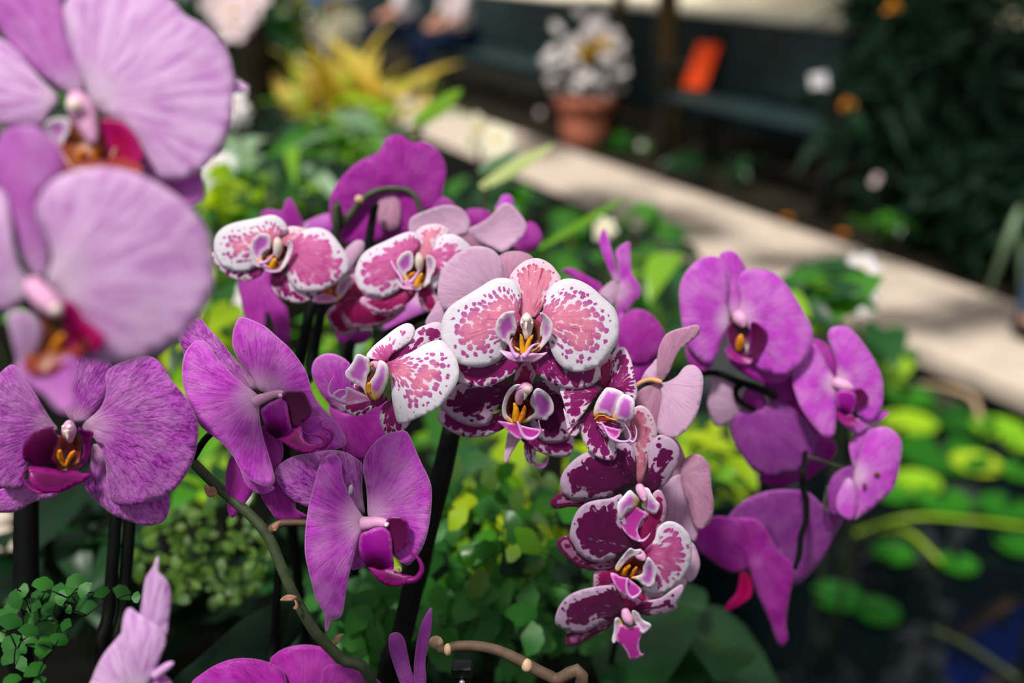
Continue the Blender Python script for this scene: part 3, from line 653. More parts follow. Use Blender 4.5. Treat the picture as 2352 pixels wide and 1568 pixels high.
P_('broad leafy clump out beside the netted purple orchid', 'plant', -150, 700, 220, 260, 1.0, 1.8, 50, 'ovate', 'leaf_mid', 0.08, GLP, 36, mats=['leaf_mid', 'leaf_deep', 'leaf_dark'])
P_('tall leafy clump out beside the big lilac orchids', 'plant', -100, 300, 300, 240, 2.0, 3.2, 60, 'lance', 'leaf_mid', 0.2, GLP, 37, mats=['leaf_mid', 'leaf_deep', 'leaf_dark'])
# yellow spiky plant
rg = random.Random(5); q = at(810, 370, 4.2); b = Vector((q.x, q.y, soil(q.y)))
root = empty('spiky_plant', b, 'yellow spiky strap-leaved plant in sun beside the path end', 'plant')
for i in range(120):
    a = rg.uniform(0, 2 * math.pi); el = rg.uniform(0.25, 1.3)
    d = Vector((math.cos(a) * math.cos(el), math.sin(a) * math.cos(el), math.sin(el)))
    leaf_obj('leaf', ['blade', 'blade', 'lance'][i % 3], ['leaf_yellow', 'leaf_yellow', 'leaf_yellow', 'leaf_bright'][rg.randrange(4)], root, Vector((rg.gauss(0, 0.1), rg.gauss(0, 0.08), q.z + rg.random() * 0.22)), d, (0, -0.3, 1), rg.uniform(0.26, 0.42), rg)
stalks_mesh('stalk', [[Vector((rg.gauss(0, 0.08), rg.gauss(0, 0.08), -0.02)), Vector((0, 0, 0.2)), Vector((rg.gauss(0, 0.08), rg.gauss(0, 0.08), q.z + 0.1))] for _ in range(8)], 0.012, 'bark', root)
# single long blades
def blade(label, p0, p1, D0, D1, w, mat, seed=0, sag=0.0):
    A, B = at(*p0, D0), at(*p1, D1); g = Vector((A.x, A.y + 0.02, soil(max(A.y, 0.3))))
    root = empty('strap_leaf_plant', g, label, 'plant', 'single strap leaves in the bed')
    L = (B - A).length; mid = (A + B) / 2 + Vector((0, 0, sag)); n = 9; vs, fs = [], []
    d = (B - A).normalized(); view = (CAMP - mid).normalized(); side = d.cross(view).normalized(); side = (side + Vector((0, 0, 0.3))).normalized()
    for i in range(n + 1):
        t = i / n; c = A * (1 - t) ** 2 + mid * 2 * t * (1 - t) + B * t * t; ww = w * math.sin(math.pi * (0.12 + 0.88 * t)) ** 0.7 if t < 1 else 0.0004
        for q in (-1, 0, 1): vs.append(c + side * q * ww * 0.5 - view * (0.15 * ww * (q * q)) - g)
    for i in range(n):
        for q in (0, 1):
            a = i * 3 + q; fs.append((a, a + 1, a + 4, a + 3))
    link('leaf', mesh('strap', vs, fs), MAT[mat], root)
    link('stalk', tube_mesh('stalk', [Vector((0, 0, -0.02)), (A - g) * 0.5, A - g + d * 0.01], [w * 0.16] * 3, 6, 3), MAT['stem'], root)
blade('bright green strap leaf standing over the sunny path end', (955, 285), (1062, 203), 1.25, 1.35, 0.022, 'leaf_bright')
blade('pale yellowish strap leaf leaning over the path, upper of two', (1105, 430), (1275, 330), 1.0, 1.1, 0.014, 'leaf_pale')
blade('pale yellowish strap leaf leaning over the path, lower of two', (1100, 395), (1200, 345), 1.0, 1.15, 0.012, 'leaf_grey')
blade('long thin green blade crossing the path edge', (1240, 570), (1445, 448), 0.95, 1.05, 0.008, 'leaf_bright')
blade('pale green blade among the dark stalks', (800, 830), (850, 745), 0.75, 0.8, 0.012, 'leaf_grey')
# dark strap leaf of the orchid itself
o = petal(None, 'orchid_leaf', '', [(395,1575),(470,1500),(550,1428),(610,1395),(660,1385),(700,1400),(690,1450),(640,1520),(600,1600),(480,1640)], (640, 1620), 0.60, (0, 20), 6, 'leaf_dark', origin=Vector(), wave=0.3, thick=0.0015)
tag(o, 'broad dark orchid leaf with a light edge near the bottom', 'leaf')
for cx, cy, D, r in ((1510, 1560, 0.80, 120), ):
    pass

# ---------------------------------------------------------------- maidenhair ferns
def fern(label, leaflets, base, mat, seed, spread=1.0, mats=None):
    """leaflets: (x, y, size px, depth); wiry stalks run to every leaflet"""
    rg = random.Random(seed); root = empty('maidenhair_fern', base, label, 'fern', 'maidenhair ferns'); segs = []
    cen = Vector((0, 0, 0)); pts = [at(x, y, D) for x, y, s_, D in leaflets]
    hub = sum(pts, Vector()) / len(pts); hub = hub * 0.75 + base * 0.25 - Vector((0, 0, 0.02))
    foot = []
    for (x, y, s_, D), p in zip(leaflets, pts):
        v = p - hub; d = v.normalized() * 0.8 + Vector((rg.gauss(0, 0.6), rg.gauss(0, 0.15), rg.gauss(0.0, 0.6)))
        up = (CAMP - p).normalized() + Vector((rg.gauss(0, 0.25), 0, 0.25 + rg.gauss(0, 0.2))); d = d - up * (d.dot(up) / up.dot(up)) * 0.85; sc = s_ * D / FPX
        dn = d.normalized(); q = p - base - dn * sc * 0.55; foot.append(q)
        leaf_obj('leaflet', 'fan', mats[rg.randrange(len(mats))] if mats else mat, root, q, d, up, sc, rg)
    h = hub - base - Vector((0, 0, 0.03)); order = sorted(foot, key=lambda q: (q - h).length); done = [h]
    for q in order:   # wiry stalks branch from the nearest one already reached
        near = min(done, key=lambda r: (r - q).length + 0.4 * (r - h).length); segs.append([near, (near + q) / 2 + Vector((0, 0, 0.002)), q]); done.append(q)
    segs.append([Vector((0, 0, -0.02)), h * 0.5 + Vector((0.01, 0, 0)), h])
    stalks_mesh('stalk', segs, 0.00035, 'stem_dark', root); return root
K = [(335,640,95),(585,615,95),(120,760,95),(450,690,80),(300,730,80),(650,680,80),(790,705,80),(940,705,95),(1050,740,60),(470,745,75),(590,740,85),(240,800,90),(380,830,85),(90,830,95),(660,820,100),(80,930,110),(240,900,90),(400,980,105),(225,1000,90),(230,1070,80),(510,960,70),(80,1090,95),(340,1120,115),(460,1070,90),(80,1200,95),(160,1250,85),(270,1300,100),(520,830,55),(90,1380,80),(300,1400,70),(20,880,80),(20,1040,80),(180,690,70),(330,950,70),(150,1130,80),(420,760,60),(520,700,70)]
rg = random.Random(3)
fern('crisp maidenhair fern with fan leaflets in the near bottom corner', [(x / 3.36, 1150 + y / 3.36, w / 3.36 * 1.15, 0.525 + rg.uniform(-0.02, 0.03)) for x, y, w in K], Vector((-0.25, 0.52, 0.72)), 'fern', 3)
L = []
for i in range(150):
    x = rg.uniform(300, 620); y = rg.uniform(1150, 1400)
    if (x - 460) ** 2 / 160 ** 2 + (y - 1275) ** 2 / 125 ** 2 < 1: L.append((x, y, rg.uniform(17, 28), rg.uniform(0.68, 0.78)))
fern('blurred light green maidenhair fern behind the crisp one', L, Vector((-0.2, 0.74, 0.72)), 'fern_far', 4)
L = [(rg.gauss(1130, 95), rg.gauss(1240, 85), rg.uniform(34, 60), rg.uniform(0.62, 0.85)) for i in range(150)]
fern('bright sunny fern spread below the magenta spotted orchids', L, Vector((0.0, 0.80, 0.72)), 'fern_far', 5, mats=['fern_far', 'leaf_mid', 'fern', 'fern', 'leaf_bright', 'leaf_lime', 'leaf_dark'])  # lime leaflets mixed in as painted lacy highlights
L = [(rg.gauss(1130, 75), rg.gauss(1140, 38), rg.uniform(20, 40), rg.uniform(0.72, 0.9)) for i in range(80)]
fern('added lime fern fronds standing in for glints under the pale hanging tail', L, Vector((0.04, 0.86, 0.72)), 'leaf_bright', 8, mats=['leaf_bright', 'leaf_lime', 'leaf_mid', 'fern_far'])  # extra fern; its lime leaflet colour stands in for glints of light
L = [(rg.gauss(1120, 120), rg.gauss(1400, 70), rg.uniform(38, 64), rg.uniform(0.62, 0.78)) for i in range(90)]
fern('darker green fern beneath the bright one by the bent brown stalk', L, Vector((0.02, 0.74, 0.72)), 'fern', 6)
L = [(rg.gauss(820, 60), rg.gauss(1450, 70), rg.uniform(36, 60), rg.uniform(0.60, 0.72)) for i in range(50)]
fern('shaded fern behind the drooping purple orchid', L, Vector((-0.1, 0.66, 0.72)), 'fern', 7)
for (x, y, w, D) in ((1050, 1365, 70, 0.86), (1235, 1315, 40, 0.86)):
    plant('large lime leaf glowing low among the ferns' if x < 1100 else 'small lime leaf glowing near the hanging stack', 'plant', x, y, w * 0.3, w * 0.2, D, D + 0.03, 3, 'round', 'leaf_lime', w * 1.2 * D / FPX, GLP, int(x))

# ---------------------------------------------------------------- pond plants
def pad(x, y, w, mat, lab):
    c = on_plane(x, y, WATER + 0.012); r = w / 2 * depth(c) / FPX; n = 18; vs = [(0, 0, -0.005)]; fs = []
    for rr, zz in ((0.55, 0.0), (0.96, 0.002), (1.0, 0.008)):
        for i in range(n):
            a = math.radians(12 + 336 * i / (n - 1)); vs.append((r * rr * math.cos(a), r * rr * math.sin(a), zz))
    for i in range(n - 1):
        fs.append((0, 1 + i, 2 + i))
        for q in (0, 1): a = 1 + q * n + i; fs.append((a, a + n, a + n + 1, a + 1))
    o = link('lily_pad', mesh('lily_pad', vs, fs), MAT[mat], None, c); o.rotation_euler = (0, 0, x * 0.7)
    so = o.modifiers.new('thickness', 'SOLIDIFY'); so.thickness = 0.003
    tag(o, lab, 'lily pad', 'lily pads on the pond')
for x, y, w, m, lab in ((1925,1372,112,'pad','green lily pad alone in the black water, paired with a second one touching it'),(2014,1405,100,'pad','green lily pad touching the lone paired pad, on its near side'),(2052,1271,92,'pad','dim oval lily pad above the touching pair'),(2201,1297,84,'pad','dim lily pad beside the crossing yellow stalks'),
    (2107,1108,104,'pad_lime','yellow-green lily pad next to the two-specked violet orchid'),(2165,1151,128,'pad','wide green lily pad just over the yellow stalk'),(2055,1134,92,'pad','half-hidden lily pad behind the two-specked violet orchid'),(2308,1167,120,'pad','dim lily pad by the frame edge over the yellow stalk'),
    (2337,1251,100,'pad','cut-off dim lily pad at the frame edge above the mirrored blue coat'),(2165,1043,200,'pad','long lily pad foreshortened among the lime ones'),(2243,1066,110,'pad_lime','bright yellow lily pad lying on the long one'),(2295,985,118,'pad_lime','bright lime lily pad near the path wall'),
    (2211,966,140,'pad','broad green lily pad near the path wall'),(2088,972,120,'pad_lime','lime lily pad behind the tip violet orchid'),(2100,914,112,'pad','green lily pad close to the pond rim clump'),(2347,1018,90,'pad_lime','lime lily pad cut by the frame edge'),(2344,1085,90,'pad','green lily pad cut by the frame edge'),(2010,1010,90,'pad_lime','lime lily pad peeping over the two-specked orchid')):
    pad(x, y, w, m, lab)
def reed(label, pts, mat, r):
    P = [on_plane(x, y, z) for x, y, z in pts]; P[0] = Vector((P[0].x, P[0].y, WATER - 0.03)); org = P[0].copy()
    tag(link('pond_stalk', tube_mesh('pond_stalk', [p - org for p in P], [r] * len(P), 6, 4), MAT[mat], None, org), label, 'stalk', 'stalks on the pond')
reed('yellow-green stalk lying straight across the pond', [(1930, 1190, -0.06), (2080, 1189, -0.03), (2230, 1194, -0.03), (2400, 1215, -0.06)], 'pad_lime', 0.006)
reed('yellow-green stalk slanting under the straight one', [(2000, 1175, -0.06), (2080, 1220, -0.06), (2160, 1290, -0.08)], 'pad_lime', 0.006)
reed('dry tan stalk bent over by the path wall', [(2090, 865, -0.1), (2170, 890, -0.02), (2235, 915, -0.02), (2250, 965, -0.08)], 'node', 0.010)
reed('grey thin stalk under water by the mirrored coat', [(2070, 1390, -0.09), (2200, 1470, -0.09), (2340, 1560, -0.09)], 'stem', 0.007)
# pebbles glimpsed behind the very thick stake
for i, (x, y, r) in enumerate(((8, 1190, 0.012), (10, 1225, 0.014), (22, 1258, 0.012), (14, 1290, 0.010), (10, 1325, 0.014), (26, 1322, 0.010))):
    D = 0.98; o = link('pebble', ball_mesh('pebble', (0, 0, 0), r, 10, 6, (1, 0.8, 0.7)), MAT['stone'], None, at(x, y, D))
    tag(o, 'pale pebble on the bank beside the very thick stake', 'pebble', 'pale pebbles on the bank')
v = [at(-60, 1150, 1.0), at(35, 1150, 1.0), at(40, 1360, 0.985), at(-60, 1360, 0.985)]
bk = Vector((v[2].x, v[2].y, 0)); 
o = link('bank_rock', ball_mesh('bank_rock', (0, 0, 0), 0.12, 14, 8, (1, 0.8, 1.4)), MAT['stone_side'], None, at(-30, 1300, 1.13)); tag(o, 'dark bank rock carrying the pale pebbles', 'rock')
# ---------------------------------------------------------------- the flowers
GS, GP, GL = 'white orchids spotted with magenta', 'purple orchids', 'pale lilac orchids'
SPOT = {'p': 'white_spot', 'd': 'pink_stripe', 's': 'mid_spot', 'L': 'lobe_w', 'M': 'lip_h', 'T': 'throat', 'C': 'cream', 'N': 'rim', 'K': 'callus'}
DARK = dict(SPOT, p='dark_spot', d='mid_spot', s='mid_spot', M='lip_p')
STACK = dict(DARK, s='crimson_dark')
PURP = {'p': 'purple', 'd': 'purple', 's': 'purple', 'L': 'lobe_p', 'M': 'lip_d', 'T': 'throat', 'C': 'pinkcol', 'N': 'tendril_d', 'K': 'callus_o'}

flower('widest white orchid with magenta spots facing the camera in the middle of the cluster', 0.500, ('g', 1380, 500), SPOT, [
 ('p', 'g', [(1475,440),(1480,370),(1520,290),(1580,245),(1650,230),(1720,245),(1800,290),(1860,345),(1910,390),(1950,430),(1975,500),(1978,570),(1970,640),(1930,720),(1880,780),(1820,825),(1750,848),(1690,855),(1630,840),(1580,800),(1545,750),(1520,690),(1500,620),(1450,580),(1420,510)], (1440,510), {'z': (0, 2), 'b': 3.5}),
 ('p', 'g', [(1310,460),(1325,400),(1322,320),(1290,255),(1240,230),(1190,226),(1130,240),(1050,290),(960,345),(880,395),(825,450),(797,520),(790,600),(810,680),(850,750),(910,795),(980,818),(1060,823),(1140,800),(1190,770),(1215,730),(1230,680),(1250,620),(1300,570),(1340,510)], (1320,510), {'z': (0, 2), 'b': 3.5}),
 ('d', 'g', [(1310,460),(1300,400),(1290,330),(1270,275),(1248,228),(1275,180),(1320,135),(1370,105),(1430,95),(1480,108),(1530,140),(1570,190),(1594,232),(1565,290),(1520,340),(1490,390),(1465,430),(1420,490),(1350,495)], (1385,500), {'z': (2, 4)}),
 ('s', 'g', [(1360,700),(1250,690),(1130,720),(1000,760),(915,780),(885,840),(903,918),(965,943),(1050,955),(1130,943),(1210,906),(1280,862),(1330,805),(1365,750)], (1360,690)),
 ('s', 'g', [(1385,740),(1395,800),(1420,850),(1470,895),(1540,935),(1620,960),(1700,968),(1780,950),(1830,920),(1855,880),(1850,830),(1800,780),(1700,740),(1580,700),(1450,680)], (1390,690)),
 ('M', 'G', [(356,1118),(450,1140),(560,1165),(620,1195),(680,1215),(760,1215),(830,1205),(900,1190),(960,1180),(1060,1190),(1150,1180),(1236,1163),(1170,1228),(1090,1292),(1000,1342),(900,1352),(840,1332),(760,1342),(660,1334),(580,1322),(500,1264),(420,1185)], (820,1150), {'z': (-8, -13), 'b': 2}),
 ('T', 'G', [(640,640),(780,560),(960,560),(1100,650),(1130,850),(1120,1030),(1020,1170),(850,1230),(680,1210),(580,1110),(550,950),(600,800)], (850,700), {'z': (-1.5, -4), 'b': -2.5}),
 ('L', 'G', [(652,433),(580,424),(500,440),(420,480),(350,560),(305,660),(298,760),(315,860),(360,930),(430,980),(500,1010),(540,1060),(590,1110),(680,1160),(740,1150),(730,1100),(620,1050),(570,980),(560,920),(580,850),(640,870),(670,780),(690,720),(672,650),(660,580),(632,495)], (640,1120), {'z': (-3, -11), 'b': -2}),
 ('L', 'G', [(1098,452),(1180,475),(1250,530),(1310,615),(1332,700),(1320,790),(1290,890),(1230,980),(1160,1060),(1090,1140),(1020,1185),(940,1170),(930,1120),(1040,1080),(1120,980),(1145,880),(1105,890),(1098,800),(1105,710),(1145,590),(1120,520)], (1000,1150), {'z': (-3, -11), 'b': -2}),
 ('K', 'G', [(800,1190,55),(775,1060,45),(768,950,38),(760,880,26),(742,838,8)], None, {'z': (-5, -9)}),
 ('K', 'G', [(850,1170,50),(880,1050,45),(910,950,42),(945,900,32),(975,852,8)], None, {'z': (-5, -9)}),
 ('C', 'G', [(845,930,30),(865,850,75),(870,760,95),(865,690,118),(860,620,122),(858,550,100),(856,490,62),(854,455,12)], None, {'z': (-5, -8)}),
 ('B', 'G', (858,565,80), None, {'z': -11}),
 ('B', 'G', (768,640,26), None, {'z': -10}), ('B', 'G', (955,640,26), None, {'z': -10}),
 ('K', 'G', [(850,640,30),(849,690,18),(847,770,4)], None, {'z': (-12, -13), 'm': 'pearl'}),
 ('N', 'G', [(700,1240,60),(630,1190,40),(590,1110,30),(567,1040,24),(575,970,16),(605,905,4)], None, {'z': (-13, -14)}),
 ('N', 'G', [(800,1240,60),(860,1190,40),(905,1120,34),(960,1055,26),(1030,1020,15),(1120,1008,4)], None, {'z': (-13, -14)}),
], GS)

flower('white spotted orchid turned sideways with a curled pink lip below the widest one', 0.503, ('H', 840, 540), SPOT, [
 ('p', 'H', [(830,520),(900,490),(1000,450),(1150,380),(1300,290),(1420,240),(1510,225),(1570,250),(1650,340),(1720,450),(1755,560),(1760,650),(1740,760),(1690,860),(1620,960),(1530,1060),(1430,1140),(1300,1200),(1180,1250),(1090,1285),(1010,1305),(970,1290),(940,1200),(920,1100),(900,1000),(890,850),(885,700),(850,570)], (850,540), {'z': (0, -5), 'b': 4, 'n': 220}),
 ('p', 'H', [(820,520),(700,490),(570,440),(620,350),(700,270),(800,190),(900,110),(990,50),(1080,13),(1140,20),(1182,60),(1192,120),(1172,190),(1120,260),(1050,310),(970,360),(890,420),(850,480)], (830,510), {'z': (0, 6), 'b': 1.5, 'm': 'rose_spot'}),
 ('d', 'H', [(850,510),(890,420),(970,340),(1060,270),(1150,180),(1220,85),(1350,25),(1450,-5),(1540,20),(1560,130),(1540,240),(1400,260),(1250,340),(1080,440),(950,490)], (840,520), {'z': (3, 8), 'm': 'mid_spot'}),
 ('s', 'H', [(920,960),(870,1010),(820,1030),(770,1090),(745,1170),(743,1260),(770,1350),(810,1430),(860,1490),(920,1512),(980,1490),(1040,1420),(1100,1330),(1137,1262),(1050,1150),(980,1080)], (900,940), {'z': (2, 4)}),
 ('s', 'H', [(230,1040),(280,1115),(340,1172),(430,1208),(520,1195),(620,1140),(720,1080),(800,1030),(840,960),(700,880),(550,790),(430,770),(390,850),(300,950)], (830,920), {'z': (3, 5)}),
 ('M', 'H', [(308,835),(360,840),(440,880),(530,920),(600,960),(645,1005),(560,1022),(450,1047),(350,1062),(270,1057),(215,1022),(240,975),(290,930)], (640,1000), {'z': (-4, -12)}),
 ('T', 'H', [(570,760),(620,680),(680,640),(700,760),(660,900),(660,1000),(600,970),(560,870)], (640,960), {'z': (-5, -5), 'b': -1}),
 ('L', 'H', [(605,465),(540,430),(480,408),(430,422),(395,500),(350,570),(300,630),(296,680),(340,740),(420,785),(480,810),(530,860),(560,930),(610,990),(600,880),(575,780),(580,700),(615,620),(610,530)], (610,980), {'z': (-4, -9)}),
 ('L', 'H', [(735,488),(790,500),(840,550),(855,620),(857,680),(830,780),(790,880),(740,960),(690,1002),(650,1000),(605,940),(588,870),(585,820),(620,750),(670,680),(700,600),(715,530)], (660,1000), {'z': (-5, -10), 'b': 2.0}),
 ('C', 'H', [(800,600,50),(730,580,70),(680,560,70),(645,545,52),(622,540,20)], None, {'z': (-2, -7), 'm': 'pinkcol'}),
 ('B', 'H', (640,550,26), None, {'z': -9, 'm': 'callus_o'}),
 ('K', 'H', [(610,900,40),(595,830,35),(605,780,26)], None, {'z': (-6, -8)}),
 ('N', 'H', [(300,1030,30),(220,1005,28),(150,965,26),(98,935,22),(80,865,14),(108,770,10),(158,688,4)], None, {'z': (-12, -14)}),
 ('N', 'H', [(160,975,22),(150,930,20),(200,885,17),(250,868,14),(305,868,6)], None, {'z': (-13, -12)}),
], GS)

flower('dark magenta spotted orchid tucked directly under the widest white orchid', 0.520, ('F', 1110, 520), DARK, [
 ('p', 'F', [(1020,520),(950,440),(820,400),(600,400),(350,420),(180,520),(90,640),(58,715),(120,790),(220,870),(330,930),(450,966),(550,970),(640,942),(700,880),(722,800),(780,720),(880,660),(1000,600)], (1040,540), {'z': (0, 2), 'b': 2.5}),
 ('p', 'F', [(1180,520),(1250,420),(1400,400),(1560,450),(1660,600),(1700,750),(1710,900),(1690,1080),(1610,1142),(1500,1172),(1400,1174),(1300,1132),(1220,1040),(1180,940),(1150,800),(1140,620)], (1140,560), {'z': (0, 2), 'b': 2.5}),
 ('s', 'F', [(25,862),(80,745),(200,760),(400,820),(700,820),(900,760),(980,880),(860,985),(750,1047),(650,1087),(520,1102),(400,1102),(280,1072),(160,1012),(80,942)], (1020,780), {'z': (3, 6)}),
 ('s', 'F', [(1080,1080),(1200,1010),(1450,1050),(1650,1080),(1715,1105),(1722,1200),(1702,1290),(1642,1342),(1540,1352),(1420,1332),(1280,1282),(1160,1212),(1060,1130)], (1080,1040), {'z': (3, 6)}),
 ('d', 'F', [(980,470),(1000,300),(1080,160),(1160,150),(1245,310),(1222,382),(1180,460),(1080,510)], (1090,500), {'z': (2, 4), 'm': 'crimson'}),
 ('M', 'F', [(776,903),(880,913),(980,930),(1022,903),(1060,950),(1120,970),(1220,990),(1310,1000),(1357,1003),(1342,1030),(1300,1062),(1270,1102),(1210,1142),(1130,1127),(1050,1122),(980,1092),(900,1022),(840,962)], (1000,900), {'z': (-5, -11)}),
 ('T', 'F', [(890,620),(990,540),(1100,600),(1200,680),(1235,760),(1190,860),(1090,930),(980,920),(880,870),(850,760)], (1050,700), {'z': (-2, -3)}),
 ('L', 'F', [(1060,452),(1000,448),(930,490),(880,560),(845,650),(828,740),(835,830),(870,885),(940,930),(1000,940),(960,890),(890,820),(880,740),(895,660),(930,580),(1000,500)], (960,910), {'z': (-3, -9)}),
 ('L', 'F', [(1270,493),(1340,520),(1410,580),(1457,660),(1472,740),(1457,810),(1402,850),(1390,892),(1300,882),(1220,872),(1150,912),(1080,930),(1060,900),(1160,850),(1235,780),(1180,690),(1190,600),(1230,520)], (1080,910), {'z': (-3, -9)}),
 ('K', 'F', [(1000,900,45),(1000,820,45),(1000,750,35),(980,680,14)], None, {'z': (-3, -6)}),
 ('K', 'F', [(1040,910,40),(1080,830,38),(1105,760,30),(1110,710,10)], None, {'z': (-3, -6), 'm': 'callus_o'}),
 ('C', 'F', [(1040,680,40),(1045,610,62),(1080,540,82),(1120,500,85),(1165,500,60),(1190,530,20)], None, {'z': (-3, -8), 'm': 'pinkcol'}),
 ('B', 'F', (1145,515,52), None, {'z': -9}),
 ('K', 'F', [(1125,550,30),(1115,600,22),(1103,642,4)], None, {'z': (-9, -10), 'm': 'pearl'}),
 ('N', 'F', [(1020,905,10),(1048,980,20),(1078,1060,24),(1130,1112,26),(1210,1120,24),(1285,1066,16),(1306,1005,8),(1282,895,4)], None, {'z': (-10, -13)}),
], GS, lean=(0, 0.35))

flower('spotted orchid bud-like and half hidden, hanging pale tail under the dark magenta bloom', 0.545, ('F', 1130, 1180), DARK, [
 ('s', 'F', [(905,1040),(980,1060),(1060,1100),(1010,1200),(945,1300),(902,1400),(877,1428),(853,1390),(862,1280),(880,1160)], (1000,1080), {'m': 'pale_back', 'z': (0, -3)}),
 ('s', 'F', [(1110,1160),(1180,1190),(1250,1260),(1225,1380),(1190,1427),(1140,1402),(1105,1300)], (1150,1150), {'z': (0, 2)}),
 ('M', 'F', [(1205,1400),(1280,1425),(1350,1425),(1402,1345),(1395,1430),(1325,1492),(1250,1465)], (1220,1400), {'z': (0, -3)}),
], GS)

flower('spotted orchid in profile showing a white hooded lip with thin curled threads', 0.512, ('C', 560, 900), DARK, [
 ('p', 'C', [(82,788),(110,930),(150,1070),(188,1170),(210,1182),(270,1122),(330,1052),(390,960),(470,860),(520,790),(400,740),(250,740)], (520,830), {'z': (0, -3), 'b': 1.5, 'm': 'mid_spot'}),
 ('s', 'C', [(110,1000),(135,1130),(160,1250),(200,1302),(250,1292),(292,1230),(330,1100),(280,1080),(210,1150),(150,1060)], (330,1060), {'z': (3, 2)}),
 ('d', 'C', [(600,790),(520,760),(470,660),(460,560),(530,480),(620,430),(660,500),(660,620),(640,710)], (590,800), {'m': 'crimson', 'z': (3, 5)}),
 ('p', 'C', [(595,778),(620,690),(632,580),(626,450),(655,390),(720,353),(765,365),(803,430),(840,530),(862,650),(884,760),(895,830),(865,930),(780,860),(690,810)], (620,800), {'z': (1, 4), 'b': 2, 'm': 'mid_spot'}),
 ('s', 'C', [(330,1080),(298,1180),(308,1300),(350,1402),(420,1482),(500,1532),(580,1552),(652,1542),(672,1480),(655,1400),(625,1320),(570,1250),(500,1160),(470,1080),(430,1020)], (450,1020), {'z': (2, 5)}),
 ('p', 'C', [(470,1150),(485,1225),(525,1285),(585,1312),(640,1290),(740,1250),(780,1180),(700,1120),(560,1110)], (520,1130), {'z': (0, 1), 'b': 1, 'm': 'mid_spot'}),
 ('M', 'C', [(455,1148),(540,1180),(640,1212),(715,1232),(700,1300),(650,1330),(570,1290),(505,1220)], (460,1150), {'z': (-3, -8)}),
 ('L', 'C', [(568,783),(640,788),(720,820),(757,850),(725,900),(690,960),(665,1040),(630,1110),(560,1075),(490,1065),(455,1115),(428,1060),(450,960),(490,880),(540,810)], (450,1110), {'z': (-3, -8), 'b': 3}),
 ('L', 'C', [(745,850),(810,868),(862,920),(864,1000),(852,1100),(780,1152),(700,1132),(605,1112),(645,1060),(670,960),(705,890)], (610,1112), {'z': (-4, -11), 'b': 2.5}),
 ('T', 'C', [(430,1120),(490,1058),(570,1075),(610,1115),(540,1162),(470,1155)], (450,1140), {'m': 'lip_o', 'z': (-4, -6), 'b': -1}),
 ('K', 'C', [(440,1125,5),(480,1084,6),(540,1080,6),(600,1110,7),(680,1130,7)], None, {'z': (-6, -9)}),
 ('N', 'C', [(460,1150,8),(530,1175,10),(565,1240,13),(610,1310,15),(700,1352,16),(790,1352,14),(822,1310,12),(800,1235,8),(764,1180,4)], None, {'z': (-8, -12)}),
 ('N', 'C', [(815,1345,14),(850,1358,14),(880,1312,11),(886,1245,8),(870,1185,3)], None, {'z': (-12, -13)}),
], GS)

flower('dark magenta white-rimmed orchid with a tall rosy top sepal, upper bloom of the hanging stack', 0.527, ('A', 1190, 800), STACK, [
 ('d', 'A', [(1170,780),(1150,600),(1120,400),(1060,300),(1010,200),(1000,50),(1080,-80),(1190,-152),(1280,-122),(1352,-30),(1402,120),(1405,240),(1350,320),(1310,430),(1290,560),(1250,700),(1215,800)], (1200,800), {'m': 'pink_stripe', 'z': (2, 3)}),
 ('p', 'A', [(1140,640),(1148,520),(1140,420),(1110,345),(1050,300),(950,285),(800,330),(600,388),(450,468),(340,568),(268,668),(243,770),(263,870),(320,940),(420,990),(600,1000),(800,960),(950,890),(1080,830),(1160,790)], (1160,800), {'b': 3}),
 ('p', 'A', [(1240,800),(1290,660),(1302,560),(1295,440),(1318,330),(1375,245),(1440,198),(1520,218),(1600,258),(1662,340),(1678,425),(1652,550),(1602,650),(1550,740),(1480,812),(1400,862),(1320,882),(1240,850)], (1225,815), {'b': 2.5}),
 ('s', 'A', [(118,1022),(160,955),(240,890),(400,880),(600,930),(640,1020),(480,1062),(350,1062),(250,1082),(170,1078)], (800,930), {'z': (3, 4)}),
 ('M', 'A', [(895,1192),(940,1180),(1000,1140),(1080,1090),(1150,1060),(1220,1100),(1295,1158),(1225,1225),(1182,1310),(1180,1380),(1222,1472),(1190,1482),(1110,1452),(1040,1392),(980,1312),(930,1242)], (1190,1020), {'z': (-4, -12)}),
 ('L', 'A', [(1090,863),(1130,900),(1180,950),(1197,990),(1152,1062),(1080,1092),(1032,1142),(980,1218),(948,1202),(928,1100),(938,1010),(1000,938),(1050,880)], (1190,1010), {'z': (-4, -9), 'b': 2}),
 ('L', 'A', [(1250,838),(1310,848),(1352,930),(1402,990),(1442,1040),(1412,1122),(1370,1153),(1300,1122),(1235,1080),(1228,1010),(1270,950)], (1230,1010), {'z': (-4, -8), 'b': 1.5}),
 ('C', 'A', [(1190,800,40),(1205,850,58),(1235,910,55),(1250,960,42),(1258,990,18)], None, {'z': (-2, -9), 'm': 'pinkcol'}),
 ('N', 'A', [(1180,1470,16),(1240,1468,18),(1290,1430,12),(1322,1385,5)], None, {'z': (-12, -12)}),
], GS, lean=(0, 0.45))

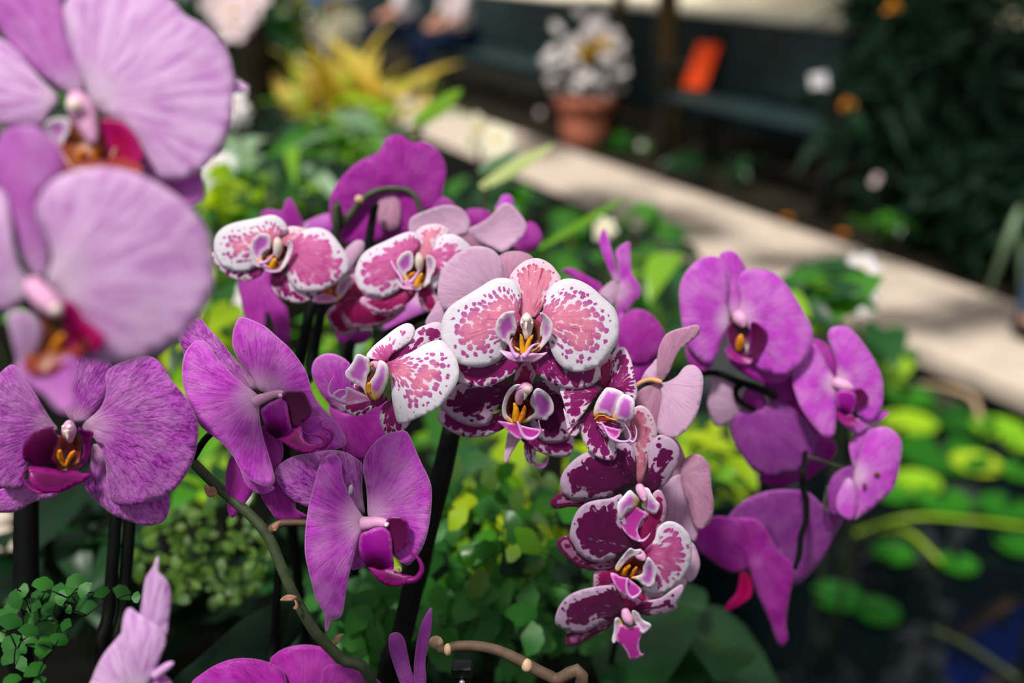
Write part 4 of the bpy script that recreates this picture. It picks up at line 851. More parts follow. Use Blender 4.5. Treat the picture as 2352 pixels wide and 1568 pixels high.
flower('dark magenta white-rimmed orchid with open yellow throat, middle bloom of the hanging stack', 0.537, ('B', 1170, 230), STACK, [
 ('p', 'A', [(970,910),(850,960),(650,990),(520,1040),(430,1140),(380,1270),(358,1400),(370,1460),(400,1509),(470,1629),(580,1699),(700,1730),(800,1710),(900,1670),(1000,1620),(1120,1580),(1180,1520),(1120,1400),(1040,1250),(1000,1100),(1010,980)], (1160,1570), {'b': 3}),
 ('d', 'A', [(1150,1570),(1170,1480),(1180,1350),(1200,1220),(1260,1100),(1360,900),(1440,860),(1492,940),(1522,1060),(1502,1200),(1450,1350),(1390,1480),(1290,1570)], (1210,1590), {'m': 'crimson', 'z': (2, 4)}),
 ('p', 'B', [(1255,240),(1300,180),(1375,100),(1398,0),(1430,-60),(1520,-118),(1620,-112),(1720,-50),(1792,40),(1822,150),(1822,280),(1802,400),(1742,520),(1662,622),(1570,692),(1470,742),(1370,757),(1280,732),(1220,690),(1280,620),(1300,500),(1280,350)], (1250,260), {'b': 2.5, 'm': 'rose_spot'}),
 ('s', 'B', [(203,130),(250,78),(350,50),(420,150),(550,300),(750,350),(940,310),(930,430),(780,462),(650,472),(520,442),(400,382),(290,282),(220,202)], (980,370), {'z': (3, 5)}),
 ('s', 'B', [(645,600),(660,470),(760,430),(920,460),(920,600),(840,700),(660,700)], (940,500), {'z': (4, 5), 'm': 'crimson'}),
 ('s', 'B', [(1130,780),(1250,740),(1400,740),(1502,770),(1492,850),(1420,887),(1300,870),(1190,850)], (1120,760), {'z': (4, 5), 'm': 'crimson'}),
 ('M', 'B', [(846,498),(920,510),(960,540),(1060,560),(1110,600),(1160,640),(1222,700),(1200,742),(1130,802),(1080,792),(1000,752),(930,692),(880,602)], (1080,530), {'z': (-4, -11), 'b': 1}),
 ('T', 'B', [(920,460),(1000,370),(1100,300),(1180,310),(1250,400),(1240,510),(1150,560),(1040,560),(960,530)], (1130,400), {'z': (-1.5, -3)}),
 ('L', 'B', [(1080,203),(1140,220),(1215,212),(1190,270),(1080,320),(1000,400),(940,478),(902,440),(938,370),(1000,288)], (960,490), {'z': (-3, -7)}),
 ('L', 'B', [(1300,308),(1350,350),(1392,420),(1407,490),(1382,570),(1370,632),(1310,667),(1230,642),(1180,592),(1090,555),(1180,530),(1230,500),(1240,420),(1270,355)], (1100,550), {'z': (-3, -8)}),
 ('K', 'B', [(1010,520,32),(1030,460,30),(1080,410,18)], None, {'m': 'callus_o'}), ('K', 'B', [(1100,530,28),(1130,480,26),(1160,430,14)], None, {'m': 'callus_o'}),
 ('C', 'B', [(1150,250,40),(1190,270,62),(1230,310,55),(1252,345,24)], None, {'m': 'pinkcol', 'z': (-2, -7)}),
 ('N', 'B', [(1050,560,12),(1040,650,16),(1055,740,22),(1110,795,20),(1180,760,16),(1215,715,10)], None, {'z': (-10, -12)}),
], GS, lean=(0, 0.5))

flower('dark magenta white-rimmed orchid with long pointed lip, lowest bloom of the hanging stack', 0.550, ('B', 1050, 930), STACK, [
 ('p', 'B', [(900,658),(800,648),(650,668),(480,708),(350,768),(260,858),(208,950),(183,1050),(198,1122),(280,1172),(380,1202),(500,1217),(600,1182),(750,1090),(900,1040),(1000,980),(1020,900),(960,780)], (1030,940), {'b': 2.5}),
 ('d', 'B', [(880,680),(1000,740),(1120,780),(1220,840),(1180,900),(1090,970),(1000,960),(900,880)], (1060,960), {'m': 'crimson', 'z': (2, 3)}),
 ('p', 'B', [(1090,950),(1200,870),(1300,830),(1450,800),(1560,720),(1700,635),(1722,700),(1682,790),(1642,852),(1652,910),(1602,952),(1480,992),(1350,1007),(1230,1000)], (1080,950), {'z': (1, 3)}),
 ('s', 'B', [(308,1340),(335,1220),(450,1190),(600,1150),(800,1060),(900,1050),(840,1150),(700,1222),(600,1282),(500,1342),(420,1377),(340,1377)], (950,1030), {'z': (3, 5)}),
 ('M', 'B', [(960,1120),(1080,1150),(1170,1130),(1235,1200),(1202,1290),(1190,1380),(1212,1460),(1252,1472),(1220,1502),(1130,1542),(1082,1542),(1048,1460),(988,1372),(918,1312),(920,1230)], (1070,1080), {'z': (-3, -10), 'b': 1.5}),
 ('L', 'B', [(900,1060),(950,1038),(992,1110),(982,1170),(935,1250),(920,1312),(880,1342),(868,1290),(888,1200)], (1000,1080), {'z': (-3, -7)}),
 ('L', 'B', [(1110,950),(1180,978),(1232,1060),(1322,1110),(1332,1150),(1290,1192),(1230,1222),(1170,1130),(1120,1060)], (1100,1070), {'z': (-3, -7)}),
 ('C', 'B', [(1020,940,42),(1040,1010,64),(1070,1070,58),(1092,1115,28)], None, {'m': 'pinkcol', 'z': (-2, -7)}),
], GS, lean=(0, 0.7))

flower('white spotted orchid with blurred broad petals beside the lilac bloom, behind the purple ones', 0.595, ('D', 1000, 580), SPOT, [
 ('p', 'D', [(1060,430),(1150,390),(1142,300),(1080,208),(980,148),(880,143),(700,188),(500,228),(330,278),(208,358),(138,470),(118,580),(138,700),(220,822),(350,892),(500,932),(620,912),(700,862),(780,800),(870,680),(980,540)], (990,570), {'b': 3}),
 ('p', 'D', [(1190,580),(1230,520),(1270,450),(1340,378),(1450,328),(1580,318),(1700,358),(1790,438),(1880,558),(1960,678),(2008,780),(2003,880),(1932,992),(1850,1072),(1740,1142),(1600,1202),(1450,1217),(1300,1192),(1210,1122),(1158,1030),(1150,900),(1160,750)], (1160,620), {'b': 3, 'm': 'rose_spot'}),
 ('d', 'D', [(1040,460),(1120,330),(1220,298),(1340,318),(1420,340),(1340,420),(1260,500),(1180,580),(1080,560)], (1080,570), {'z': (2, 3)}),
 ('s', 'D', [(78,690),(120,655),(200,740),(330,850),(500,900),(700,860),(820,860),(800,960),(700,1022),(600,1052),(480,1052),(340,992),(200,882),(110,772)], (880,840), {'z': (3, 5)}),
 ('s', 'D', [(905,1000),(960,940),(1100,900),(1200,1080),(1350,1190),(1542,1210),(1532,1272),(1460,1322),(1350,1362),(1230,1362),(1100,1312),(990,1242),(928,1132)], (1000,900), {'z': (3, 5)}),
 ('M', 'D', [(685,788),(760,820),(850,830),(900,880),(1000,900),(1085,880),(1052,922),(950,937),(870,922),(800,872),(720,852)], (900,800), {'z': (-4, -9)}),
 ('T', 'D', [(770,690),(850,620),(920,560),(1080,580),(1130,680),(1080,790),(1000,880),(880,890),(800,820)], (960,640), {'z': (-1, -3)}),
 ('L', 'D', [(905,430),(830,398),(750,408),(680,468),(633,560),(638,650),(690,742),(740,820),(810,830),(790,720),(830,650),(900,610),(917,520)], (780,820), {'z': (-3, -8)}),
 ('L', 'D', [(1150,498),(1212,528),(1222,600),(1202,680),(1162,770),(1122,842),(1080,892),(1000,932),(950,900),(1050,850),(1100,770),(1135,690),(1155,600)], (970,910), {'z': (-3, -8)}),
 ('K', 'D', [(920,890,50),(945,820,45),(975,750,25)], None, {}), ('K', 'D', [(860,800,30),(890,740,28),(930,710,14)], None, {'m': 'callus_o'}),
 ('C', 'D', [(1005,730,30),(1012,640,60),(1015,560,66),(1008,490,50),(1000,455,14)], None, {'z': (-2, -7)}),
 ('N', 'D', [(760,810,30),(830,800,24),(890,765,18),(945,700,12),(962,650,6)], None, {'z': (-9, -10)}),
], GS)

flower('small orchid with yellow throat peeping out between two blurred spotted orchids', 0.625, ('D', 1800, 1150), dict(SPOT, p='pale_back'), [
 ('p', 'D', [(1940,640),(2010,560),(2100,497),(2185,500),(2218,560),(2192,660),(2122,762),(2042,872),(1970,980),(1900,1000),(1900,800)], (1900,1020), {'z': (0, -2)}),
 ('d', 'E', [(390,690),(330,760),(330,860),(270,1000),(190,1110),(240,1180),(340,1250),(480,1160),(560,1050),(470,880)], (200,1050), {'m': 'crimson', 'z': (0, 2)}),
 ('M', 'D', [(1490,1335),(1560,1260),(1680,1230),(1800,1280),(1840,1330),(1760,1356),(1600,1364)], (1740,1200), {'z': (-3, -6)}),
 ('T', 'D', [(1620,1200),(1700,1120),(1850,1050),(1870,1200),(1800,1320),(1690,1290)], (1760,1150), {'m': 'lip_o', 'z': (-1, -2)}),
 ('L', 'D', [(1820,1200),(1850,1100),(1920,1020),(1990,975),(2045,1010),(2015,1095),(1965,1192),(1885,1302),(1800,1345),(1780,1310),(1840,1270)], (1800,1330), {'z': (-3, -6)}),
 ('K', 'D', [(1720,1300,25),(1740,1220,25),(1750,1170,14)], None, {}),
], GS)

flower('white-rimmed rose orchid with yellow callus behind the widest white orchid', 0.588, ('E', 1160, 590), dict(SPOT, p='rose_spot'), [
 ('p', 'E', [(1110,520),(1160,430),(1168,370),(1120,288),(1040,272),(900,318),(750,388),(600,458),(488,538),(428,640),(398,740),(398,850),(448,960),(550,1022),(660,1057),(770,1057),(880,1002),(960,932),(1000,850),(1020,720),(1080,600)], (1120,590), {'b': 3}),
 ('p', 'E', [(1280,590),(1340,480),(1368,380),(1430,318),(1520,298),(1620,318),(1720,388),(1790,470),(1760,600),(1650,700),(1500,740),(1420,860),(1380,960),(1310,950),(1270,850),(1250,700)], (1250,610), {'b': 2}),
 ('d', 'E', [(1110,540),(1150,440),(1150,340),(1120,280),(1200,208),(1320,178),(1440,193),(1535,270),(1480,340),(1390,400),(1350,500),(1300,600),(1190,620)], (1200,610), {'z': (2, 4)}),
 ('s', 'E', [(455,1120),(490,1050),(700,1030),(900,980),(1060,940),(1130,1000),(1062,1102),(960,1172),(820,1242),(700,1252),(580,1212),(500,1162)], (1110,920), {'z': (3, 5), 'm': 'crimson'}),
 ('s', 'E', [(1150,1020),(1220,940),(1330,960),(1410,1100),(1435,1175),(1372,1235),(1280,1245),(1195,1182)], (1200,920), {'z': (3, 5), 'm': 'crimson'}),
 ('M', 'E', [(900,870),(960,890),(1000,850),(1060,860),(1110,930),(1190,930),(1165,972),(1050,965),(950,945)], (1080,830), {'z': (-4, -9)}),
 ('T', 'E', [(1000,740),(1090,660),(1240,650),(1280,790),(1220,900),(1120,940),(1030,870)], (1160,680), {'z': (-1, -3)}),
 ('L', 'E', [(1090,548),(1040,503),(970,528),(913,590),(893,660),(918,740),(960,800),(1010,870),(1040,850),(1010,770),(1060,730),(1097,650)], (1020,850), {'z': (-3, -8)}),
 ('L', 'E', [(1260,558),(1322,568),(1362,640),(1347,740),(1302,820),(1292,880),(1220,942),(1150,965),(1140,920),(1230,870),(1262,740),(1250,650)], (1150,930), {'z': (-3, -8)}),
 ('K', 'E', [(1130,930,42),(1160,850,38),(1195,775,18)], None, {}), ('K', 'E', [(1040,830,26),(1070,790,26),(1120,765,14)], None, {'m': 'callus_o'}),
 ('K', 'E', [(825,620,14),(870,710,16),(940,810,18),(970,890,16)], None, {'m': 'rim', 'z': (-5, -8)}),
 ('C', 'E', [(1170,750,26),(1166,680,48),(1166,610,54),(1160,555,36),(1158,530,12)], None, {'z': (-2, -7)}),
 ('N', 'E', [(1060,880,34),(1090,850,26),(1140,780,16),(1162,730,6)], None, {'z': (-9, -10)}),
], GS)

flower('crimson white-edged orchid hanging under the rose one, nodding downwards', 0.615, ('E', 450, 1200), dict(SPOT, p='crimson'), [
 ('p', 'E', [(240,1140),(300,1060),(460,1080),(560,1180),(700,1230),(850,1220),(950,1160),(1010,1195),(900,1292),(780,1372),(600,1422),(450,1432),(330,1422),(270,1342)], (420,1080), {'z': (0, -4), 'b': 3}),
 ('p', 'E', [(55,1250),(120,1170),(240,1130),(300,1300),(340,1400),(422,1442),(342,1502),(230,1512),(130,1432),(68,1332)], (300,1130), {'z': (1, 3)}),
], GS, lean=(0, 0.5))

BACK = {'p': 'pale_back', 'd': 'pale_back', 's': 'pink_back', 'M': 'lip_p', 'L': 'lobe_w', 'C': 'cream', 'K': 'callus', 'T': 'throat'}
flower('pale pink orchid seen from behind with two raised wings, below the deep magenta bloom', 0.630, ('f', 1800, 720), BACK, [
 ('p', 'f', [(1378,680),(1400,615),(1500,568),(1620,533),(1720,548),(1772,600),(1790,660),(1760,720),(1640,740),(1500,750),(1400,730)], (1800,700), {'z': (0, -4), 'b': -2}),
 ('p', 'f', [(1780,700),(1850,660),(1930,608),(2000,528),(2060,522),(2112,568),(2172,660),(2152,732),(2080,802),(2010,848),(1930,812),(1840,770)], (1800,720), {'z': (0, -4), 'b': -2}),
 ('s', 'f', [(1680,720),(1800,680),(1870,760),(1860,840),(1740,830)], (1800,700), {'z': (1, 3)}),
], GS)
flower('pale pink orchid back with round overlapping petals peeking over the widest white orchid', 0.560, ('g', 1150, 300), BACK, [
 ('p', 'g', [(770,320),(790,200),(840,118),(910,58),(990,18),(1080,18),(1150,48),(1195,110),(1210,200),(1200,300),(1080,380),(960,440),(880,470),(820,440),(785,400)], (1190,340), {'z': (0, -3), 'b': 2}),
 ('p', 'g', [(1118,215),(1140,130),(1200,68),(1270,48),(1350,58),(1410,100),(1400,200),(1300,320),(1200,330)], (1190,330), {'z': (2, 3), 'm': 'pink_back'}),
 ('s', 'g', [(780,380),(860,420),(850,520),(760,580),(690,530),(735,440)], (1000,380), {'z': (2, 5), 'm': 'pale_back'}),
], GS)
flower('pale pink orchid seen from behind on an orange stalk beside the hooded profile bloom', 0.540, ('C', 1130, 720), BACK, [
 ('p', 'C', [(1110,700),(1100,560),(1110,430),(1140,320),(1200,218),(1300,168),(1420,138),(1520,117),(1562,160),(1532,230),(1452,302),(1352,382),(1292,472),(1252,582),(1202,662),(1150,720)], (1130,720), {'z': (0, -5), 'b': 2, 'm': 'pink_back'}),
 ('p', 'C', [(1140,740),(1220,720),(1320,658),(1378,580),(1440,543),(1520,558),(1582,640),(1592,750),(1572,900),(1532,1050),(1462,1182),(1370,1272),(1260,1327),(1165,1302),(1105,1240),(1115,1100),(1145,950),(1150,850)], (1140,740), {'z': (0, -5), 'b': 3}),
 ('p', 'C', [(1120,720),(1000,730),(935,720),(975,620),(1045,540),(1105,480),(1145,600)], (1125,715), {'z': (2, 5)}),
 ('s', 'C', [(1120,730),(1040,750),(950,790),(880,860),(860,960),(950,1000),(1030,1080),(1080,1190),(1125,1250),(1150,1100),(1170,900),(1150,780)], (1125,730), {'z': (1, 4), 'b': 2}),
 ('P', 'C', [(820,800,20),(880,762,22),(945,722,24),(1030,698,26),(1110,712,28),(1150,725,20)], None, {'z': (0, -3)}),
], GS)
flower('dusky pink orchid seen from behind beside the hanging stack of dark blooms', 0.555, ('A', 1690, 690), BACK, [
 ('p', 'A', [(1740,500),(1820,438),(1890,432),(1962,468),(2032,560),(2052,700),(2062,850),(2087,1000),(2082,1122),(2052,1232),(1980,1312),(1900,1338),(1845,1260),(1790,1100),(1730,900),(1690,700)], (1700,680), {'z': (0, -5), 'b': 3, 'm': 'pink_back'}),
 ('p', 'A', [(1700,680),(1600,700),(1520,780),(1460,870),(1500,1000),(1520,1150),(1500,1250),(1620,1280),(1720,1330),(1800,1420),(1850,1492),(1892,1400),(1880,1290),(1830,1150),(1770,950),(1730,780)], (1690,690), {'z': (1, 0), 'b': 2}),
 ('d', 'A', [(1560,240),(1660,280),(1742,460),(1765,540),(1735,660),(1680,720),(1600,720),(1560,500)], (1690,690), {'z': (3, 6), 'm': 'pink_back'}),
], GS, lean=(0, 0.3))
flower('pale orchid back with two narrow petals behind the middle bloom of the hanging stack', 0.560, ('B', 1760, 420), BACK, [
 ('p', 'B', [(1760,120),(1835,140),(1885,230),(1922,370),(1902,480),(1852,572),(1790,602),(1720,590),(1700,440),(1720,250)], (1740,180), {'z': (0, 2)}),
 ('s', 'B', [(1700,560),(1760,600),(1730,680),(1690,780),(1640,850),(1560,860),(1560,720),(1640,640)], (1740,480), {'m': 'pale_back', 'z': (0, 1)}),
], GS)

# --- purple in focus
flower('broad purple netted orchid facing out with maroon lip under the blurred lilac bloom', 0.470, ('c', 460, 800), dict(PURP, p='purple_net', d='purple_net', s='purple_net', L='lobe_d'), [
 ('p', 'c', [(570,775),(640,720),(690,650),(712,550),(700,480),(740,418),(830,378),(920,348),(970,341),(1040,358),(1100,428),(1150,508),(1210,578),(1262,650),(1302,730),(1322,810),(1317,920),(1292,1030),(1242,1132),(1172,1222),(1080,1283),(970,1323),(860,1348),(770,1328),(725,1272),(713,1180),(708,1080),(685,980),(620,880),(550,830)], (550,800), {'z': (0, -3), 'b': 4, 'n': 240}),
 ('p', 'c', [(360,790),(300,700),(235,590),(160,490),(90,395),(0,455),(-80,555),(-150,700),(-180,850),(-150,1000),(-80,1130),(0,1212),(80,1233),(150,1218),(175,1100),(210,960),(310,870),(390,830)], (390,795), {'z': (0, -2), 'b': 4, 'n': 240}),
 ('d', 'c', [(470,770),(410,650),(390,500),(430,380),(480,310),(560,250),(650,280),(740,390),(745,430),(715,490),(720,560),(690,650),(630,735),(560,785)], (480,790), {'z': (2, 4)}),
 ('s', 'c', [(556,1180),(600,1060),(620,930),(700,960),(740,1150),(760,1300),(860,1330),(1000,1280),(1112,1255),(1133,1340),(1102,1432),(1040,1462),(970,1472),(880,1447),(760,1402),(680,1342),(608,1272)], (600,880), {'z': (4, 7)}),
 ('s', 'c', [(0,1230),(100,1200),(200,1160),(330,1170),(400,1245),(330,1292),(230,1312),(120,1372),(40,1384),(-60,1370),(-80,1280)], (430,1050), {'z': (4, 7)}),
 ('M', 'J', [(326,1030),(500,1040),(700,1070),(840,1100),(960,1090),(1070,1100),(1120,1130),(1285,1138),(1285,1162),(1190,1262),(1050,1322),(900,1402),(790,1437),(650,1442),(540,1452),(430,1382),(330,1252),(318,1130)], (860,1080), {'z': (-5, -14), 'b': 2}),
 ('T', 'J', [(760,540),(900,560),(1090,540),(1140,700),(1120,900),(1110,1020),(1010,1090),(850,1120),(690,1050),(600,930),(660,790),(740,660)], (940,650), {'z': (-1, -4)}),
 ('L', 'J', [(722,403),(600,408),(470,438),(350,518),(258,630),(213,760),(218,880),(260,942),(330,962),(380,1012),(470,1022),(600,1022),(720,1060),(760,1010),(680,900),(720,800),(770,650),(770,540),(690,450)], (800,1060), {'z': (-4, -13), 'b': 3}),
 ('L', 'J', [(1110,418),(1180,458),(1290,468),(1328,520),(1292,620),(1282,720),(1272,820),(1222,952),(1162,1042),(1100,1095),(1110,980),(1150,880),(1175,780),(1155,640),(1125,520),(1088,470)], (1060,1090), {'z': (-4, -9)}),
 ('K', 'J', [(880,1020,30),(825,930,38),(800,850,46),(800,780,30)], None, {'z': (-5, -9)}), ('K', 'J', [(890,1020,30),(945,910,38),(1000,830,42),(1030,790,18)], None, {'z': (-5, -9)}),
 ('C', 'J', [(965,640,40),(955,560,80),(945,490,108),(945,420,104),(950,355,70),(955,322,20)], None, {'z': (-3, -7)}),
 ('B', 'J', (950,410,42), None, {'z': -12}), ('B', 'J', (858,408,28), None, {'z': -11}),
 ('K', 'J', [(910,470,60),(918,540,28),(922,600,4)], None, {'m': 'pearl', 'z': (-10, -11)}),
 ('N', 'J', [(330,1030,8),(245,1105,12),(222,1190,15),(270,1300,22),(380,1400,26),(520,1446,20)], None, {'z': (-14, -15)}),
], GP, lean=(0.08, 0.14))

flower('purple orchid in three-quarter view with maroon lip ending in two curled threads', 0.495, ('d', 605, 650), PURP, [
 ('p', 'd', [(600,645),(530,590),(440,520),(370,450),(310,380),(260,300),(215,260),(160,257),(108,300),(73,360),(57,450),(62,560),(98,690),(148,800),(198,880),(290,952),(360,1012),(420,1082),(470,1172),(530,1242),(600,1287),(670,1307),(717,1292),(724,1240),(702,1150),(672,1050),(642,950),(622,850),(613,760),(617,690)], (608,655), {'z': (0, -9), 'b': 3, 'n': 220}),
 ('p', 'd', [(615,615),(560,520),(500,440),(450,370),(420,290),(423,200),(450,118),(480,85),(560,108),(660,158),(740,228),(830,308),(900,398),(950,478),(980,570),(1003,640),(1053,720),(1153,830),(1222,930),(1232,1012),(1100,1052),(980,1052),(880,900),(760,690),(680,640)], (622,640), {'z': (0, 5), 'b': 3, 'n': 220}),
 ('d', 'd', [(610,610),(540,500),(470,420),(400,340),(320,238),(250,168),(180,93),(100,148),(33,210),(48,290),(100,400),(250,400),(350,500),(500,590)], (605,630), {'z': (3, 7), 'm': 'purple_net'}),
 ('s', 'd', [(620,880),(615,1000),(660,1140),(700,1200),(780,1110),(780,1000),(740,930),(680,880)], (640,800), {'z': (3, 6), 'm': 'magenta'}),
 ('s', 'd', [(420,1080),(380,1180),(368,1290),(378,1400),(388,1490),(420,1533),(452,1502),(500,1442),(570,1340),(580,1250),(500,1150)], (600,980), {'z': (5, 9), 'm': 'magenta'}),
 ('s', 'd', [(480,1180),(520,1292),(580,1347),(650,1360),(725,1320),(680,1290),(600,1250),(540,1200)], (500,1100), {'z': (2, 1)}),
 ('s', 'd', [(620,1350),(700,1290),(760,1250),(870,1400),(880,1470),(965,1520),(880,1545),(760,1555),(690,1480)], (680,1180), {'z': (6, 12), 'm': 'magenta'}),
 ('M', 'I', [(390,1190),(550,1150),(660,1050),(770,960),(822,1060),(832,1160),(880,1240),(960,1282),(1110,1288),(1085,1345),(1000,1402),(900,1424),(760,1404),(620,1332),(500,1255)], (560,1000), {'z': (-3, -9), 'b': 2, 'm': 'lip_d'}),
 ('L', 'I', [(138,717),(210,660),(280,600),(350,578),(420,538),(490,533),(547,570),(572,650),(592,780),(612,900),(642,1000),(660,1080),(550,1160),(420,1190),(330,1140),(240,1062),(190,932),(150,800)], (330,1130), {'z': (-3, -8), 'b': 4}),
 ('L', 'I', [(495,450),(570,418),(650,393),(740,403),(820,413),(882,480),(932,590),(972,700),(962,780),(922,850),(862,902),(790,952),(720,1002),(650,1020),(600,900),(570,760),(550,640),(490,550)], (640,1010), {'m': 'lobe_d', 'z': (-5, -8), 'b': -0.5}),
 ('C', 'I', [(40,600,90),(120,550,88),(200,520,78),(300,480,68),(400,455,60),(470,440,45),(490,435,16)], None, {'z': (-3, -7)}),
 ('B', 'I', (455,485,38), None, {'z': -10}),
 ('N', 'I', [(1080,1340,50),(1180,1300,52),(1195,1215,48),(1120,1150,30),(1000,1128,16),(900,1122,11),(835,1070,4)], None, {'z': (-9, -11)}),
 ('N', 'I', [(1150,1330,40),(1265,1230,32),(1305,1120,27),(1255,1052,20),(1170,1022,14),(1112,980,10),(1110,920,8),(1165,903,4)], None, {'z': (-9, -12)}),
], GP)

flower('purple orchid with a long drooping petal and a small white husk stuck on it', 0.493, ('e', 710, 725), PURP, [
 ('p', 'e', [(700,720),(640,620),(590,530),(552,430),(547,350),(532,298),(490,265),(440,288),(398,340),(368,450),(338,560),(313,680),(298,820),(298,950),(318,1050),(343,1150),(368,1250),(408,1322),(450,1377),(480,1398),(532,1387),(557,1340),(572,1230),(597,1100),(627,980),(652,880),(682,790)], (700,728), {'z': (0, -9), 'b': 3, 'n': 220}),
 ('p', 'e', [(722,670),(720,580),(710,480),(693,390),(698,310),(740,228),(800,168),(870,130),(980,115),(1022,180),(1052,250),(1092,340),(1132,420),(1157,500),(1157,620),(1142,750),(1112,870),(1072,950),(1022,1012),(990,1032),(930,990),(870,930),(800,840),(740,740)], (728,690), {'z': (0, 3), 'b': 3, 'n': 220}),
 ('d', 'e', [(705,680),(695,600),(685,480),(692,350),(640,298),(570,258),(470,246),(350,263),(220,288),(128,340),(93,390),(103,450),(148,520),(228,590),(320,632),(450,640),(560,620),(650,650)], (695,690), {'z': (3, 6), 'm': 'purple_net', 'n': 170}),
 ('s', 'e', [(615,1057),(640,930),(660,820),(720,780),(740,900),(735,1000),(690,1035)], (690,780), {'z': (3, 6)}),
 ('s', 'e', [(440,1350),(470,1380),(463,1440),(447,1477),(433,1450)], (455,1320), {'z': (0, 0), 'b': 0.4}),
 ('M', 'e', [(720,1030),(810,1060),(890,1040),(908,1065),(960,1088),(1045,1108),(1012,1142),(930,1170),(850,1162),(788,1122)], (780,960), {'z': (-3, -10), 'b': 1.5, 'm': 'lip_d'}),
 ('L', 'e', [(680,812),(720,798),(770,773),(832,770),(872,800),(888,870),(893,960),(902,1020),(882,1075),(810,1085),(728,1045),(685,985),(662,900)], (770,1050), {'z': (-3, -8), 'b': 4}),
 ('L', 'e', [(850,722),(900,698),(970,710),(1002,750),(1000,850),(972,912),(890,950),(875,870),(850,800)], (880,950), {'m': 'lobe_d', 'z': (-5, -8), 'b': -0.5}),
 ('C', 'e', [(690,745,50),(740,742,44),(790,735,38),(840,742,31),(866,745,14)], None, {'z': (-2, -7)}),
 ('B', 'e', (850,755,15), None, {'z': -9}),
 ('N', 'e', [(990,1135,26),(1055,1118,22),(1092,1055,18),(1068,985,13),(1022,950,8),(1014,915,5),(1048,902,3)], None, {'z': (-10, -13)}),
 ('N', 'e', [(895,1065,4),(928,1042,4),(945,1045,3.5),(952,1072,3)], None, {'z': (-10, -11), 'm': 'rim'}),
], GP)

flower('purple orchid mostly hidden behind the one with two curled lip threads', 0.555, ('d', 1230, 770), PURP, [
 ('p', 'd', [(998,520),(993,450),(1018,390),(1080,353),(1150,353),(1222,383),(1272,430),(1310,500),(1310,600),(1290,720),(1220,780),(1130,720),(1050,630)], (1240,770), {'z': (0, -2), 'b': 3, 'm': 'purple'}),
 ('p', 'd', [(1110,720),(1200,770),(1300,780),(1480,700),(1600,740),(1560,950),(1420,1030),(1370,1125),(1250,1100),(1180,950)], (1240,780), {'z': (0, 0), 'b': 3, 'm': 'magenta'}),
], GP, lean=(0, 0.3))
flower('purple orchid rising from the bottom edge showing three rounded petal tops', 0.535, ('l', 740, 820), dict(PURP, p='magenta', d='magenta'), [
 ('p', 'l', [(88,642),(150,580),(230,530),(320,500),(420,498),(510,518),(580,558),(607,620),(620,720),(690,790),(600,880),(400,900),(200,850),(110,760)], (700,820), {'b': 4, 'z': (0, -4)}),
 ('d', 'l', [(515,520),(550,470),(610,438),(700,423),(790,433),(870,458),(940,493),(987,545),(960,650),(860,780),(740,820),(620,760),(580,620)], (730,830), {'z': (2, 5)}),
 ('p', 'l', [(798,590),(808,550),(850,528),(920,533),(1010,558),(1080,598),(1132,650),(1170,780),(1100,880),(950,900),(800,850),(770,720)], (780,830), {'b': 4, 'z': (0, -4)}),
], GP)
flower('narrow edge-on purple orchid with two upright petals beside the bent brown stalk', 0.497, ('l', 1320, 690), PURP, [
 ('p', 'l', [(1163,372),(1208,357),(1242,390),(1262,470),(1282,560),(1312,640),(1330,720),(1260,740),(1220,630),(1188,540),(1163,450)], (1320,720), {'z': (0, 3), 'b': 1.5, 'm': 'violet_back'}),
 ('p', 'l', [(1298,620),(1296,540),(1302,470),(1312,400),(1332,320),(1360,260),(1387,222),(1394,260),(1387,350),(1372,430),(1357,520),(1362,620),(1340,720),(1310,700)], (1325,720), {'z': (0, -3), 'b': 1.5, 'm': 'violet_back'}),
], GP)
